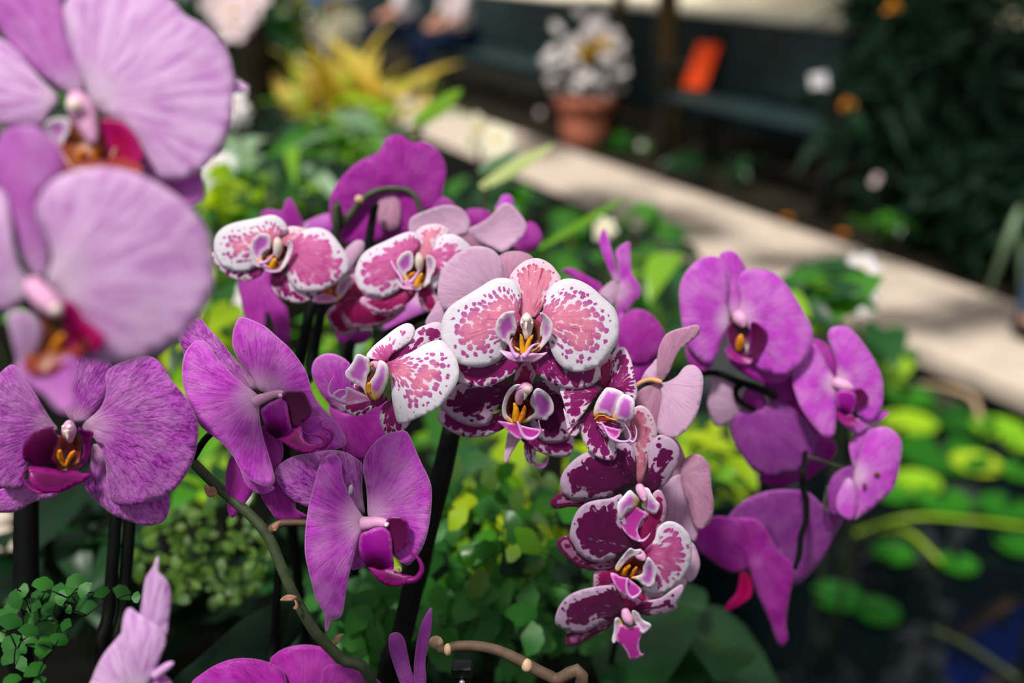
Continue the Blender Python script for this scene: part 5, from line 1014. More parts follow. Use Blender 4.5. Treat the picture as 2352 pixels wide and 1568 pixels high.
# --- pale lilac, close to the lens
LIL = {'p': 'lilac', 'd': 'lilac_deep', 's': 'lilac_deep', 'L': 'lobe_c', 'M': 'lip_o', 'T': 'throat_o', 'C': 'pinkcol', 'N': 'rim', 'K': 'callus_o'}
flower('large blurred lilac orchid with a red and orange lip in the upper corner', 0.345, ('a', 600, 760), LIL, [
 ('p', 'a', [(650,690),(630,580),(560,430),(515,300),(485,150),(478,50),(560,-60),(750,-120),(950,-110),(1150,-60),(1290,0),(1390,120),(1500,170),(1622,260),(1702,380),(1747,520),(1757,680),(1742,850),(1702,1000),(1642,1132),(1540,1242),(1420,1332),(1290,1362),(1150,1342),(1075,1280),(1075,1150),(1030,1030),(930,925),(850,890),(770,850),(690,780)], (670,750), {'z': (0, 5), 'b': 4, 'n': 220}),
 ('d', 'a', [(610,700),(625,560),(570,430),(510,280),(480,100),(450,-50),(350,-150),(150,-150),(0,-80),(-50,100),(50,300),(150,450),(300,560),(420,640),(520,700)], (570,710), {'z': (3, 6), 'b': 2}),
 ('p', 'a', [(440,750),(400,680),(300,590),(200,470),(100,355),(20,298),(-100,265),(-250,400),(-300,650),(-200,850),(0,940),(150,940),(300,940),(360,860)], (480,760), {'z': (0, 4), 'b': 3}),
 ('s', 'a', [(1400,1240),(1490,1270),(1512,1340),(1537,1420),(1522,1500),(1440,1562),(1380,1582),(1280,1500),(1150,1400),(1040,1280),(1150,1230)], (850,1050), {'z': (5, 9)}),
 ('s', 'a', [(1640,520),(1727,558),(1782,590),(1832,630),(1867,651),(1832,686),(1762,694),(1660,690)], (1400,620), {'z': (6, 9), 'm': 'lilac', 'b': 0.5}),
 ('M', 'a', [(450,1140),(600,1180),(800,1170),(1010,1210),(1070,1290),(900,1380),(700,1390),(510,1320)], (740,1100), {'z': (-3, -9)}),
 ('T', 'a', [(480,960),(560,870),(660,890),(790,880),(860,1000),(880,1150),(800,1270),(600,1300),(500,1260),(440,1150),(450,1040)], (660,930), {'z': (-2, -6)}),
 ('L', 'a', [(770,910),(850,898),(940,928),(1022,1030),(1062,1120),(1072,1182),(1010,1244),(900,1250),(800,1200),(790,1050)], (800,1200), {'z': (-3, -7)}),
 ('L', 'a', [(335,940),(400,890),(500,890),(530,960),(480,1060),(455,1170),(395,1085),(365,1000)], (470,1170), {'m': 'lobe_w', 'z': (-3, -7)}),
 ('K', 'a', [(600,1230,30),(610,1180,36),(620,1120,24)], None, {}), ('K', 'a', [(715,1225,30),(718,1170,36),(722,1110,24)], None, {}),
 ('C', 'a', [(570,720,60),(590,780,90),(620,850,95),(655,930,78),(685,1010,56),(700,1070,20)], None, {'z': (-3, -10)}),
 ('B', 'a', (560,790,60), None, {'z': -12}),
], GL)
flower('nearest blurred lilac orchid, lower of the two big ones, with a brown and crimson lip', 0.312, ('b', 240, 800), LIL, [
 ('p', 'b', [(310,760),(350,640),(325,500),(265,400),(238,300),(268,200),(350,98),(480,42),(640,13),(760,17),(900,48),(1050,118),(1200,218),(1312,330),(1392,450),(1417,600),(1427,750),(1402,882),(1332,1012),(1222,1132),(1080,1232),(950,1292),(800,1328),(650,1312),(520,1290),(480,1150),(450,1000),(400,880)], (330,800), {'z': (0, 5), 'b': 4, 'n': 220}),
 ('d', 'b', [(290,760),(330,620),(300,480),(240,340),(270,180),(380,80),(430,30),(430,0),(380,-150),(250,-260),(100,-270),(0,-200),(-50,0),(50,300),(130,550),(210,720)], (260,790), {'z': (3, 7), 'b': 2, 'm': 'lilac_deep'}),
 ('p', 'b', [(215,790),(130,680),(85,500),(65,300),(40,195),(-50,145),(-300,250),(-400,600),(-300,900),(-50,970),(70,960),(150,900)], (220,810), {'z': (0, 4), 'b': 3}),
 ('M', 'b', [(110,1320),(220,1300),(350,1320),(470,1260),(500,1400),(480,1500),(510,1590),(450,1645),(380,1625),(300,1530),(180,1460),(115,1400)], (330,1250), {'z': (-4, -12), 'm': 'lilac_deep'}),
 ('T', 'b', [(260,1050),(390,940),(490,930),(550,1060),(600,1200),(500,1290),(330,1390),(170,1370),(170,1260),(240,1160)], (380,1040), {'z': (-3, -8)}),
 ('L', 'b', [(430,910),(500,928),(560,1020),(640,1088),(704,1150),(652,1232),(560,1255),(460,1265),(430,1100)], (420,1270), {'z': (-3, -7)}),
 ('L', 'b', [(55,985),(150,970),(235,1010),(285,1090),(265,1180),(205,1295),(135,1350),(105,1255),(75,1130)], (240,1290), {'m': 'lilac', 'z': (-4, -8), 'b': 1}),
 ('K', 'b', [(340,1250,26),(380,1195,32),(420,1130,22)], None, {}),
 ('C', 'b', [(210,780,60),(250,840,74),(300,890,78),(350,940,70),(395,990,30)], None, {'z': (-3, -10)}),
 ('B', 'b', (370,960,40), None, {'z': -13}),
], GL, lean=(0, 0.2))
flower('pale lilac orchid standing upright with a pointed tip near the maidenhair fern', 0.405, ('k', 1050, 1450), dict(LIL, p='lilac', s='lilac'), [
 ('p', 'k', [(1083,900),(1108,700),(1128,590),(1178,520),(1200,455),(1215,425),(1228,450),(1217,540),(1242,568),(1292,618),(1317,700),(1317,800),(1302,920),(1282,1040),(1180,1060),(1110,980)], (1150,1100), {'z': (2, -1), 'b': 2}),
 ('p', 'k', [(962,870),(1000,822),(1042,848),(1082,878),(1182,938),(1252,1000),(1282,1080),(1242,1192),(1202,1292),(1150,1410),(1050,1480),(970,1400),(940,1250),(933,1100),(943,980)], (1060,1480), {'z': (0, -4), 'b': 3}),
 ('p', 'k', [(960,1010),(880,1088),(820,1158),(768,1240),(716,1360),(690,1480),(900,1560),(1010,1480),(980,1300),(965,1150)], (1000,1480), {'z': (1, 2), 'b': 2}),
 ('s', 'k', [(1130,1420),(1180,1290),(1280,1350),(1330,1420),(1280,1490),(1140,1500)], (1100,1500), {'z': (1, 2), 'm': 'lilac_deep'}),
 ('N', 'k', [(1190,1350,36),(1250,1305,34),(1300,1270,30),(1335,1248,14)], None, {'z': (-2, -3)}),
], GL)

# --- purple behind and to the side
VIO = dict(PURP, p='violet', d='violet', s='magenta', L='lobe_p')
flower('violet orchid facing out, orange dot in maroon lip, topmost of the cluster by the path', 0.625, ('i', 1145, 630), VIO, [
 ('p', 'i', [(1110,640),(1092,560),(1105,450),(1097,340),(1060,268),(1000,246),(930,258),(860,308),(808,380),(783,470),(788,570),(803,690),(828,790),(880,872),(940,932),(990,942),(1032,870),(1072,760),(1100,700)], (1120,655), {'b': 3, 'z': (0, -2)}),
 ('p', 'i', [(1170,640),(1182,520),(1160,430),(1178,360),(1240,328),(1330,333),(1410,368),(1480,438),(1540,528),(1592,620),(1637,700),(1642,800),(1612,882),(1550,952),(1480,1002),(1410,1010),(1330,992),(1270,940),(1270,860),(1270,760),(1210,690)], (1165,655), {'b': 3, 'z': (0, -2), 'n': 200}),
 ('d', 'i', [(1125,640),(1090,520),(1090,400),(1060,290),(1043,238),(1090,210),(1150,228),(1200,298),(1212,340),(1185,400),(1185,500),(1180,620)], (1145,650), {'z': (2, 4), 'm': 'purple'}),
 ('s', 'i', [(825,820),(860,850),(930,910),(1005,940),(940,987),(870,962),(833,902)], (1020,880), {'z': (4, 6)}),
 ('s', 'i', [(1080,840),(1150,890),(1290,930),(1400,990),(1490,1000),(1455,1052),(1350,1072),(1250,1032),(1150,972),(1105,920)], (1120,780), {'z': (4, 7)}),
 ('M', 'i', [(1090,830),(1130,850),(1190,890),(1260,910),(1240,940),(1170,935),(1110,895)], (1170,800), {'z': (-4, -9)}),
 ('T', 'i', [(1095,690),(1160,665),(1250,690),(1270,800),(1230,890),(1150,890),(1100,810)], (1180,720), {'z': (-1, -4), 'm': 'lobe_d'}),
 ('L', 'i', [(1245,675),(1290,678),(1352,740),(1347,800),(1312,872),(1270,922),(1225,890),(1240,790)], (1230,890), {'z': (-3, -7), 'm': 'lobe_d'}),
 ('K', 'i', [(1165,850,20),(1172,815,28),(1178,780,26),(1182,755,12)], None, {'z': (-4, -9), 'm': 'callus_o'}),
 ('C', 'i', [(1150,610,30),(1170,640,45),(1190,675,38),(1200,700,14)], None, {'z': (-2, -6)}),
], GP)
flower('violet orchid turned aside at the tip of the far cluster with a dark round lip', 0.635, ('i', 1790, 1050), VIO, [
 ('p', 'i', [(1790,1045),(1740,960),(1700,880),(1640,800),(1590,880),(1530,970),(1513,1040),(1528,1120),(1568,1222),(1628,1312),(1690,1382),(1740,1412),(1782,1392),(1792,1300),(1792,1200),(1800,1100)], (1788,1060), {'b': 3, 'z': (0, -6)}),
 ('p', 'i', [(1795,1040),(1800,960),(1778,870),(1743,780),(1748,720),(1800,696),(1870,703),(1930,758),(1992,840),(2042,920),(2087,1020),(2097,1120),(2087,1222),(2042,1292),(1990,1302),(1930,1260),(1900,1170),(1850,1090)], (1800,1060), {'b': 3, 'z': (0, 2)}),
 ('d', 'i', [(1785,1030),(1735,940),(1690,870),(1635,785),(1700,790),(1765,850),(1800,940)], (1790,1040), {'z': (2, 5), 'm': 'magenta'}),
 ('s', 'i', [(1795,1260),(1870,1280),(1950,1290),(2050,1255),(2135,1247),(2085,1302),(2005,1342),(1930,1392),(1850,1340)], (1810,1180), {'z': (3, 4), 'm': 'violet'}),
 ('M', 'i', [(1800,1240),(1850,1270),(1900,1270),(1930,1330),(1870,1340),(1810,1300)], (1830,1150), {'z': (-2, -6)}),
 ('L', 'i', [(1798,1120),(1860,1108),(1912,1130),(1922,1190),(1882,1282),(1820,1275),(1798,1200)], (1830,1270), {'z': (-2, -6), 'b': 2}),
 ('L', 'i', [(1908,1110),(1960,1098),(2002,1150),(1992,1190),(1950,1222),(1908,1212)], (1910,1220), {'z': (-4, -6), 'm': 'lobe_d', 'b': -0.5}),
 ('C', 'i', [(1780,1055,36),(1825,1072,40),(1870,1088,34),(1900,1095,14)], None, {'z': (-2, -6)}),
], GP)
flower('cup-shaped purple orchid seen from behind on a dark arched stalk', 0.650, ('j', 410, 215), dict(VIO, p='violet_back', s='magenta', d='violet'), [
 ('p', 'j', [(370,215),(450,220),(520,170),(600,190),(700,280),(752,370),(752,440),(722,512),(650,562),(570,582),(480,582),(420,562),(368,502),(318,422),(293,355),(288,280)], (410,215), {'z': (0, -6), 'b': 5, 'n': 200}),
 ('s', 'j', [(500,160),(470,60),(550,20),(640,35),(690,180),(750,300),(765,390),(690,340),(590,240)], (430,200), {'z': (1, 3)}),
 ('p', 'j', [(345,210),(335,120),(312,60),(262,28),(190,28),(173,110),(158,190),(188,290),(220,312),(270,292),(325,250)], (370,210), {'z': (0, 2), 'm': 'pale_back'}),
 ('d', 'j', [(345,160),(385,85),(445,100),(490,190),(445,225),(390,200)], (410,210), {'z': (-1, -2), 'm': 'magenta'}),
 ('s', 'j', [(700,360),(830,365),(872,430),(842,502),(770,562),(720,602),(640,622),(560,652),(440,612),(480,560),(620,540),(710,480)], (560,480), {'z': (3, 6)}),
], GP, lean=(0, 0.35))
flower('violet orchid with two small brown specks, side view at the end of the far cluster', 0.640, ('j', 975, 560), dict(VIO, d='purple'), [
 ('p', 'j', [(1050,328),(1130,313),(1192,338),(1232,400),(1227,500),(1192,642),(1132,712),(1060,772),(1000,812),(968,832),(985,720),(965,620),(975,550),(1005,450),(1028,390)], (980,580), {'z': (0, -4), 'b': 4}),
 ('p', 'j', [(965,530),(900,548),(848,590),(823,670),(838,780),(900,822),(968,832),(990,750),(975,650),(985,570)], (975,560), {'z': (1, 3), 'm': 'violet_back'}),
 ('d', 'j', [(945,400),(1000,335),(1052,325),(1040,400),(1010,470),(975,540),(950,475)], (975,560), {'z': (2, 2)}),
 ('p', 'j', [(875,700),(930,600),(968,630),(985,740),(955,825),(880,785)], (960,590), {'z': (-2, -4), 'm': 'violet', 'b': 2}),
 ('N', 'j', [(1085,578,14),(1100,580,16),(1112,582,6)], None, {'m': 'scar', 'z': (-5.5, -5.5)}),
 ('N', 'j', [(1020,637,10),(1030,638,12),(1040,640,5)], None, {'m': 'scar', 'z': (-6.5, -6.5)}),
], GP)
flower('purple orchid hanging lowest over the dark water with a long pointed petal', 0.665, ('j', 480, 1020), dict(VIO, p='violet_back', M='lobe_c'), [
 ('p', 'j', [(265,830),(340,738),(430,688),(530,663),(640,663),(720,678),(800,748),(862,780),(907,830),(862,912),(802,1032),(722,1132),(640,1192),(590,1130),(550,1030),(510,930),(450,860),(360,850)], (560,1000), {'z': (2, 4), 'b': 3, 'n': 200}),
 ('p', 'j', [(88,920),(120,858),(180,813),(265,813),(330,850),(400,980),(450,1090),(380,1110),(300,1120),(230,1090),(160,1040),(98,990)], (430,1100), {'z': (0, -2), 'b': 2, 'm': 'magenta'}),
 ('p', 'j', [(265,830),(400,820),(460,850),(512,930),(555,1010),(622,1060),(642,1130),(612,1250),(592,1400),(602,1480),(570,1533),(538,1490),(500,1380),(440,1250),(400,1130),(365,1030),(315,920)], (430,1060), {'z': (-2, -8), 'b': 3, 'm': 'magenta'}),
 ('M', 'j', [(345,1110),(400,1160),(400,1250),(340,1300),(300,1322),(253,1333),(268,1290),(318,1230)], (400,1090), {'z': (0, -4)}),
], GP, lean=(0, 0.5))
flower('slim violet orchid in profile with forked petals behind the widest white orchid', 0.650, ('i', 400, 470), dict(VIO, p='violet_back', s='magenta'), [
 ('p', 'i', [(268,140),(300,70),(335,150),(372,300),(405,400),(372,420),(328,330),(288,230)], (390,440), {'z': (0, -1), 'b': 1, 'm': 'purple'}),
 ('p', 'i', [(378,210),(462,155),(472,250),(482,360),(532,430),(537,490),(482,562),(430,622),(385,660),(380,540),(400,420),(388,300)], (395,470), {'z': (0, -2), 'b': 2, 'm': 'purple'}),
 ('s', 'i', [(265,490),(330,420),(400,400),(400,480),(352,570),(298,510)], (400,440), {'z': (1, 2), 'm': 'pale_back'}),
 ('s', 'i', [(28,340),(100,325),(200,380),(285,430),(280,505),(200,462),(90,382)], (380,450), {'z': (2, 4)}),
], GP)
flower('deep purple orchid with one round petal, just above the pale back with orange stalk', 0.640, ('i', 470, 800), dict(VIO, p='purple', s='magenta'), [
 ('p', 'i', [(400,880),(385,770),(418,650),(468,598),(540,588),(612,628),(672,700),(692,762),(660,850),(600,920),(500,940),(430,930)], (460,900), {'z': (0, -2), 'b': 3, 'm': 'magenta'}),
 ('p', 'i', [(395,640),(430,630),(440,740),(480,880),(470,960),(400,960),(380,860)], (450,900), {'z': (2, 2), 'b': 1}),
 ('s', 'i', [(440,860),(560,850),(650,850),(640,920),(600,1000),(540,1060),(480,1080),(460,980)], (470,880), {'z': (2, 4)}),
], GP)
flower('largest deep magenta orchid seen from behind under the arching green stalk', 0.675, ('f', 1280, 470), dict(VIO, p='magenta', s='magenta', d='violet'), [
 ('p', 'f', [(850,640),(843,520),(868,430),(938,328),(1040,238),(1170,178),(1220,90),(1280,56),(1340,63),(1400,110),(1480,103),(1562,150),(1612,220),(1632,310),(1612,420),(1592,530),(1500,580),(1440,500),(1350,440),(1250,440),(1150,460),(1060,540),(980,640),(900,700)], (1280,500), {'z': (0, -7), 'b': 4, 'n': 220}),
 ('p', 'f', [(900,700),(980,600),(1060,500),(1180,440),(1300,430),(1420,460),(1480,560),(1440,660),(1380,740),(1250,760),(1100,790),(980,800),(920,770)], (1270,450), {'z': (2, 5), 'b': 3}),
 ('d', 'f', [(1180,500),(1260,470),(1320,520),(1310,680),(1220,700),(1170,620)], (1260,450), {'z': (-1, -2), 'b': 2, 'm': 'pink_back'}),
 ('s', 'f', [(1540,560),(1590,470),(1680,518),(1700,575),(1620,600)], (1480,520), {'z': (2, 2)}),
], GP)
flower('small magenta orchid pair of petals above the blurred white spotted orchid', 0.700, ('f', 650, 640), dict(VIO, p='magenta', s='violet'), [
 ('p', 'f', [(378,600),(430,558),(520,568),(548,498),(582,488),(622,560),(665,650),(660,720),(560,740),(460,700)], (650,680), {'z': (0, -2)}),
 ('s', 'f', [(640,680),(740,618),(845,588),(880,640),(870,720),(780,750),(690,730)], (650,690), {'z': (0, -1), 'm': 'violet'}),
], GP)
flower('little purple orchid showing beside the pale pink winged back', 0.690, ('f', 2150, 700), dict(VIO, p='magenta', s='magenta'), [
 ('p', 'f', [(2080,800),(2140,720),(2180,648),(2232,658),(2277,730),(2265,795),(2222,835),(2150,850)], (2100,800), {'z': (0, -2)}),
 ('s', 'f', [(1960,560),(1982,518),(2010,468),(2060,463),(2087,510),(2060,580),(2000,600)], (2020,620), {'z': (0, 1), 'm': 'violet'}),
 ('s', 'f', [(1740,600),(1800,556),(1900,566),(1940,610),(1860,690),(1770,680)], (1850,720), {'z': (2, 3)}),
], GP)
flower('drooping deep purple orchid hanging below the blurred white spotted orchid', 0.655, ('f', 400, 1050), dict(VIO, p='magenta', s='purple'), [
 ('p', 'f', [(235,1050),(330,980),(440,980),(470,1100),(525,1190),(562,1240),(580,1400),(562,1460),(490,1460),(460,1320),(420,1250),(400,1420),(330,1420),(280,1310),(248,1180)], (380,1000), {'z': (0, -4), 'b': 3}),
], GP)
flower('purple orchid petals glimpsed under the rose orchid beside a dark stalk', 0.650, ('E', 1100, 1100), dict(VIO, p='purple', s='magenta'), [
 ('p', 'E', [(700,1450),(850,1290),(1000,1170),(1110,1030),(1160,1010),(1230,1180),(1300,1240),(1210,1300),(1000,1380),(850,1450)], (1150,1050), {'z': (0, -2)}),
 ('s', 'E', [(150,1480),(300,1500),(560,1440),(560,1560),(430,1620),(230,1620)], (600,1420), {'z': (3, 5), 'm': 'magenta'}),
], GP)
# ---------------------------------------------------------------- far things: benches, pot, people, trees
def bench(label, s0, s1, n0, extra=None):
    root = empty('garden_bench', PT(s0, n0), label, 'bench', 'dark green garden benches'); root.rotation_euler = (0, 0, PROT); root.scale = (1, -1, 1); L = s1 - s0
    def bx(name, lo, hi, mat='green_paint'): return link(name, bevel_box(name, lo, hi, 0.006), MAT[mat], root)
    for i in range(5): bx('seat_slat', (0, 0.02 + i * 0.085, 0.42), (L, 0.09 + i * 0.085, 0.45))
    for i in range(5): bx('back_slat', (0, 0.47 + i * 0.012, 0.50 + i * 0.085), (L, 0.50 + i * 0.012, 0.57 + i * 0.085))
    for x in (0.02, L - 0.08):
        bx('leg', (x, 0.02, 0), (x + 0.06, 0.08, 0.62), 'iron'); bx('leg', (x, 0.44, 0), (x + 0.06, 0.50, 0.9), 'iron')
        bx('armrest', (x - 0.01, 0.0, 0.62), (x + 0.07, 0.46, 0.655), 'iron'); bx('rail', (x, 0.06, 0.37), (x + 0.06, 0.46, 0.42), 'iron')
    return root
bench('nearer dark green slatted bench carrying the orange sign', 2.15, 3.85, 1.10)
bench('farther dark green slatted bench with two people seated beyond the flower pot', 5.0, 9.6, 1.05)
# orange sign and white card fixed on the bench back
def board(name, label, cat, pts, D, mat, th=0.006):
    P = [at(*p, D) for p in pts]; c = sum(P, Vector()) / 4; nrm = (P[1] - P[0]).cross(P[3] - P[0]).normalized() * th
    vs = [p - c for p in P] + [p - c + nrm for p in P]
    fs = [(0, 1, 2, 3), (7, 6, 5, 4)] + [(i, i + 4, (i + 1) % 4 + 4, (i + 1) % 4) for i in range(4)]
    return tag(link(name, mesh(name, vs, fs, False), MAT[mat], None, c), label, cat)
board('sign_board', 'bright orange tilted sign on the nearer bench', 'sign', [(1568, 200), (1615, 205), (1655, 102), (1604, 98)], 6.7, 'orange_sign')
board('white_card', 'small white card on the bench back near the dark tree', 'card', [(1860, 172), (1898, 166), (1902, 206), (1864, 212)], 5.9, 'white_paper')
# potted flowers
def blossom_mesh(name, mat, cmat, n=6):
    vs, fs = [], []
    for i in range(n):
        a = 2 * math.pi * i / n; o = len(vs)
        for (r, w, z) in ((0.12, 0.10, 0), (0.6, 0.36, 0.12), (1.0, 0.16, 0.05)):
            for q in (-1, 1): vs.append((r * math.cos(a) - q * w * math.sin(a), r * math.sin(a) + q * w * math.cos(a), z))
        fs += [(o, o + 1, o + 3, o + 2), (o + 2, o + 3, o + 5, o + 4)]
    m = mesh(name, vs, fs); m.materials.append(MAT[mat]); m.materials.append(MAT[cmat])
    o = len(vs); bm = bmesh.new(); bm.from_mesh(m)
    r = bmesh.ops.create_icosphere(bm, subdivisions=1, radius=0.22, matrix=Matrix.Translation((0, 0, 0.08)))
    for v in r['verts']:
        for f in v.link_faces: f.material_index = 1
    bm.to_mesh(m); bm.free(); return m
BL = {'w': blossom_mesh('white_bloom', 'white_bloom', 'yellow_bloom'), 'y': blossom_mesh('yellow_bloom', 'yellow_bloom', 'orange_bloom'), 'o': blossom_mesh('orange_bloom', 'orange_bloom', 'yellow_bloom'),
      'c': blossom_mesh('cream_bloom', 'cream_bloom', 'yellow_bloom'), 'p': blossom_mesh('blush_bloom', 'pink_bloom', 'yellow_bloom')}
def bloom(name, k, parent, pos, r, d, roll=0.0):
    o = bpy.data.objects.new(name, BL[k]); COL.objects.link(o); o.parent = parent
    M = Vector(d).normalized().to_track_quat('Z', 'Y').to_matrix().to_4x4() @ Matrix.Rotation(roll, 4, 'Z'); M.translation = pos
    o.matrix_local = M @ Matrix.Diagonal((r, r, r, 1)); return o
pb = on_plane(1340, 334, -0.02); rg = random.Random(9)
root = empty('potted_flowers', pb, 'terracotta pot crowded with white and yellow flowers behind the path', 'potted plant')
link('pot', lathe_mesh('pot', [(0.0, 0.0), (0.15, 0.0), (0.16, 0.02), (0.205, 0.30), (0.19, 0.30), (0.17, 0.26), (0.0, 0.26)], 28), MAT['terracotta'], root)
link('pot_rim', lathe_mesh('pot_rim', [(0.20, 0.29), (0.232, 0.29), (0.235, 0.38), (0.215, 0.385), (0.205, 0.36), (0.20, 0.29)], 28), MAT['terracotta'], root)
link('soil', lathe_mesh('soil', [(0.0, 0.355), (0.21, 0.35)], 20), MAT['soil'], root)
segs = []
for i in range(75):
    a = rg.uniform(0, 6.28); q = math.sqrt(rg.random()) * 0.28; h = 0.42 + rg.random() * 0.60 * (1 - (q / 0.36) ** 2 * 0.6)
    p = Vector((q * math.cos(a), q * math.sin(a) * 0.8, h)); kk = 'y' if (abs(p.x - 0.03) < 0.09 and 0.58 < h < 0.82 and p.y < 0.1) else 'w'
    bloom('blossom', kk, root, p, rg.uniform(0.045, 0.07), p * 0.6 + Vector((rg.gauss(0, 0.3), -0.5, rg.random() * 0.4)), rg.random() * 3)
    if i % 3 == 0: segs.append([Vector((0.1 * math.cos(a), 0.1 * math.sin(a), 0.34)), p * 0.6 + Vector((0, 0, 0.1)), p])
for i in range(50):
    a = rg.uniform(0, 6.28); el = rg.uniform(0.2, 1.3); d = Vector((math.cos(a) * math.cos(el), math.sin(a) * math.cos(el), math.sin(el)))
    leaf_obj('leaf', 'lance', 'leaf_dark', root, Vector((0.12 * math.cos(a), 0.12 * math.sin(a), 0.36 + rg.random() * 0.25)), d, (0, -0.3, 1), rg.uniform(0.14, 0.26), rg)
stalks_mesh('stalk', segs, 0.006, 'stem', root)
# loose blossoms and petals
def lone(name, label, k, x, y, D, r, group=None, cat='blossom', n=3, gz=None):
    c = at(x, y, D); g = Vector((c.x, c.y, (soil(c.y) if gz is None else gz))); root = empty(name, g, label, cat, group); rr = random.Random(int(x * 7 + y)); segs = []
    for i in range(n):
        p = c - g + Vector((rr.gauss(0, r * 0.5), rr.gauss(0, r * 0.5), rr.gauss(0, r * 0.5))) * (1 if n > 1 else 0)
        bloom('blossom', k, root, p, r, Vector((rr.gauss(0, 0.3), -0.8, 0.6)), rr.random() * 3); segs.append([Vector((0, 0, -0.02)), p * 0.6, p])
    stalks_mesh('stalk', segs, max(0.0015, r * 0.06), 'stem', root)
GB = 'small flowering plants in the bed'
lone('flowering_plant', 'white blossoms just outside the edge of the upper lilac orchid', 'w', 545, 245, 1.6, 0.022, GB)
lone('flowering_plant', 'white blossoms lower down against the rim of the upper lilac orchid', 'w', 488, 378, 1.35, 0.020, GB)
lone('flowering_plant', 'white blossom low beside the drooping deep purple orchid', 'w', 535, 712, 1.2, 0.016, GB, n=2)
lone('flowering_plant', 'cream blossom standing on the bed in front of the sunny path', 'c', 1115, 298, 2.2, 0.040, GB)
lone('flowering_plant', 'white blossom beyond the topmost violet orchid by the path', 'w', 1970, 690, 1.9, 0.034, GB, gz=WATER)
lone('flowering_plant', 'white-green blossom over the forked slim violet orchid', 'c', 1415, 545, 1.25, 0.016, GB, n=2)
lone('flowering_plant', 'blush white blossoms hanging at the top edge over the dark trunk', 'p', 545, 20, 3.6, 0.075, GB, n=5)
lone('flowering_plant', 'creamy white blossoms beside the blue-clad person', 'c', 785, 50, 5.2, 0.075, GB, n=4)
lone('flowering_plant', 'cream blossoms over the yellow spiky plant', 'c', 800, 92, 5.4, 0.06, GB, n=3)
lone('flowering_plant', 'orange flowers hanging by the nearer bench end', 'o', 1945, 240, 5.2, 0.022, GB, n=6, gz=-0.02)
lone('flowering_plant', 'dim orange flower high in the dark tree', 'o', 2052, 20, 5.0, 0.025, GB, n=3, gz=-0.02)
lone('flowering_plant', 'small greyish white flower low in front of the dark tree', 'p', 2012, 412, 4.9, 0.02, GB, n=2, gz=-0.02)
lone('flowering_plant', 'tiny pale flower on the ground just before the terracotta pot', 'p', 1240, 262, 8.0, 0.022, GB, n=2, gz=-0.02)
lone('flowering_plant', 'tiny pale flower at the far side of the terracotta pot', 'p', 1424, 262, 7.8, 0.022, GB, n=2, gz=-0.02)
lone('flowering_plant', 'tiny pale flower at the foot of the slim tree', 'p', 1475, 335, 7.2, 0.022, GB, n=2, gz=-0.02)
for x, y, lab in ((1808, 500, 'fallen orange petal lying farther along the far path edge'), (1936, 535, 'fallen orange petal lying nearer on the stone path')):
    c = on_plane(x, y, 0.008); o = link('fallen_petal', ball_mesh('fallen_petal', (0, 0, 0), 0.032, 10, 6, (1, 0.8, 0.3)), MAT['orange_bloom'], None, c); tag(o, lab, 'petal', 'orange petals on the path')

# trees
MAT['leaf_dark_green'] = leafmat('dark_green_leaf', (8, 32, 20), (28, 68, 40), 0.12, (30, 80, 20), rough=0.6, spec=0.2)  # dark foliage, a little greener than the other dark leaves
MAT['leaf_olive'] = leafmat('olive_leaf', (70, 86, 14), (136, 140, 36), 0.35, (150, 160, 20))
def foliage_mesh(name, centers, sizes, kind, seed):
    rg = random.Random(seed); src = LM[kind][0]; sv = np.array([tuple(v.co) for v in src.vertices]); sf = [tuple(p.vertices) for p in src.polygons]
    V, F = [], []
    for c, s_ in zip(centers, sizes):
        R = Quaternion((rg.gauss(0, 1), rg.gauss(0, 1), rg.gauss(0, 1), rg.gauss(0, 1))).normalized().to_matrix()
        R = np.array(R); off = len(V); V += list((sv @ R.T) * s_ + np.array(c)); F += [tuple(i + off for i in f) for f in sf]
    return mesh(name, V, F)
def tree(label, base, trunk, blobs, nleaf, nstuff, size, mat, kind='lance', seed=1, bark='bark', group=None, name='tree'):
    rg = random.Random(seed); root = empty(name, base, label, 'tree', group)
    if trunk: link('trunk', tube_mesh('trunk', [Vector(p[:3]) - base for p in trunk], [p[3] for p in trunk], 10, 5), MAT[bark], root)
    def pick():
        c, r = blobs[rg.randrange(len(blobs))]
        while True:
            u = Vector((rg.uniform(-1, 1), rg.uniform(-1, 1), rg.uniform(-1, 1)))
            if u.length < 1: break
        return Vector(c) + Vector((u.x * r[0], u.y * r[1], u.z * r[2])) - base
    for i in range(nleaf):
        p = pick(); leaf_obj('leaf', kind, mat, root, p, Vector((rg.gauss(0, 1), rg.gauss(0, 1), rg.gauss(-0.3, 0.5))), Vector((rg.gauss(0, 0.4), -0.4, 1)), size * rg.uniform(0.7, 1.3), rg)
    if nstuff:
        C = [pick() for _ in range(nstuff)]
        tag(link('foliage', foliage_mesh('foliage', C, [size * rg.uniform(0.7, 1.3) for _ in C], kind, seed + 1), MAT[mat], root), kind='stuff')
    return root
tb = PT(1.0, 1.7, -0.02)
def A3(x, y, D): return tuple(at(x, y, D))
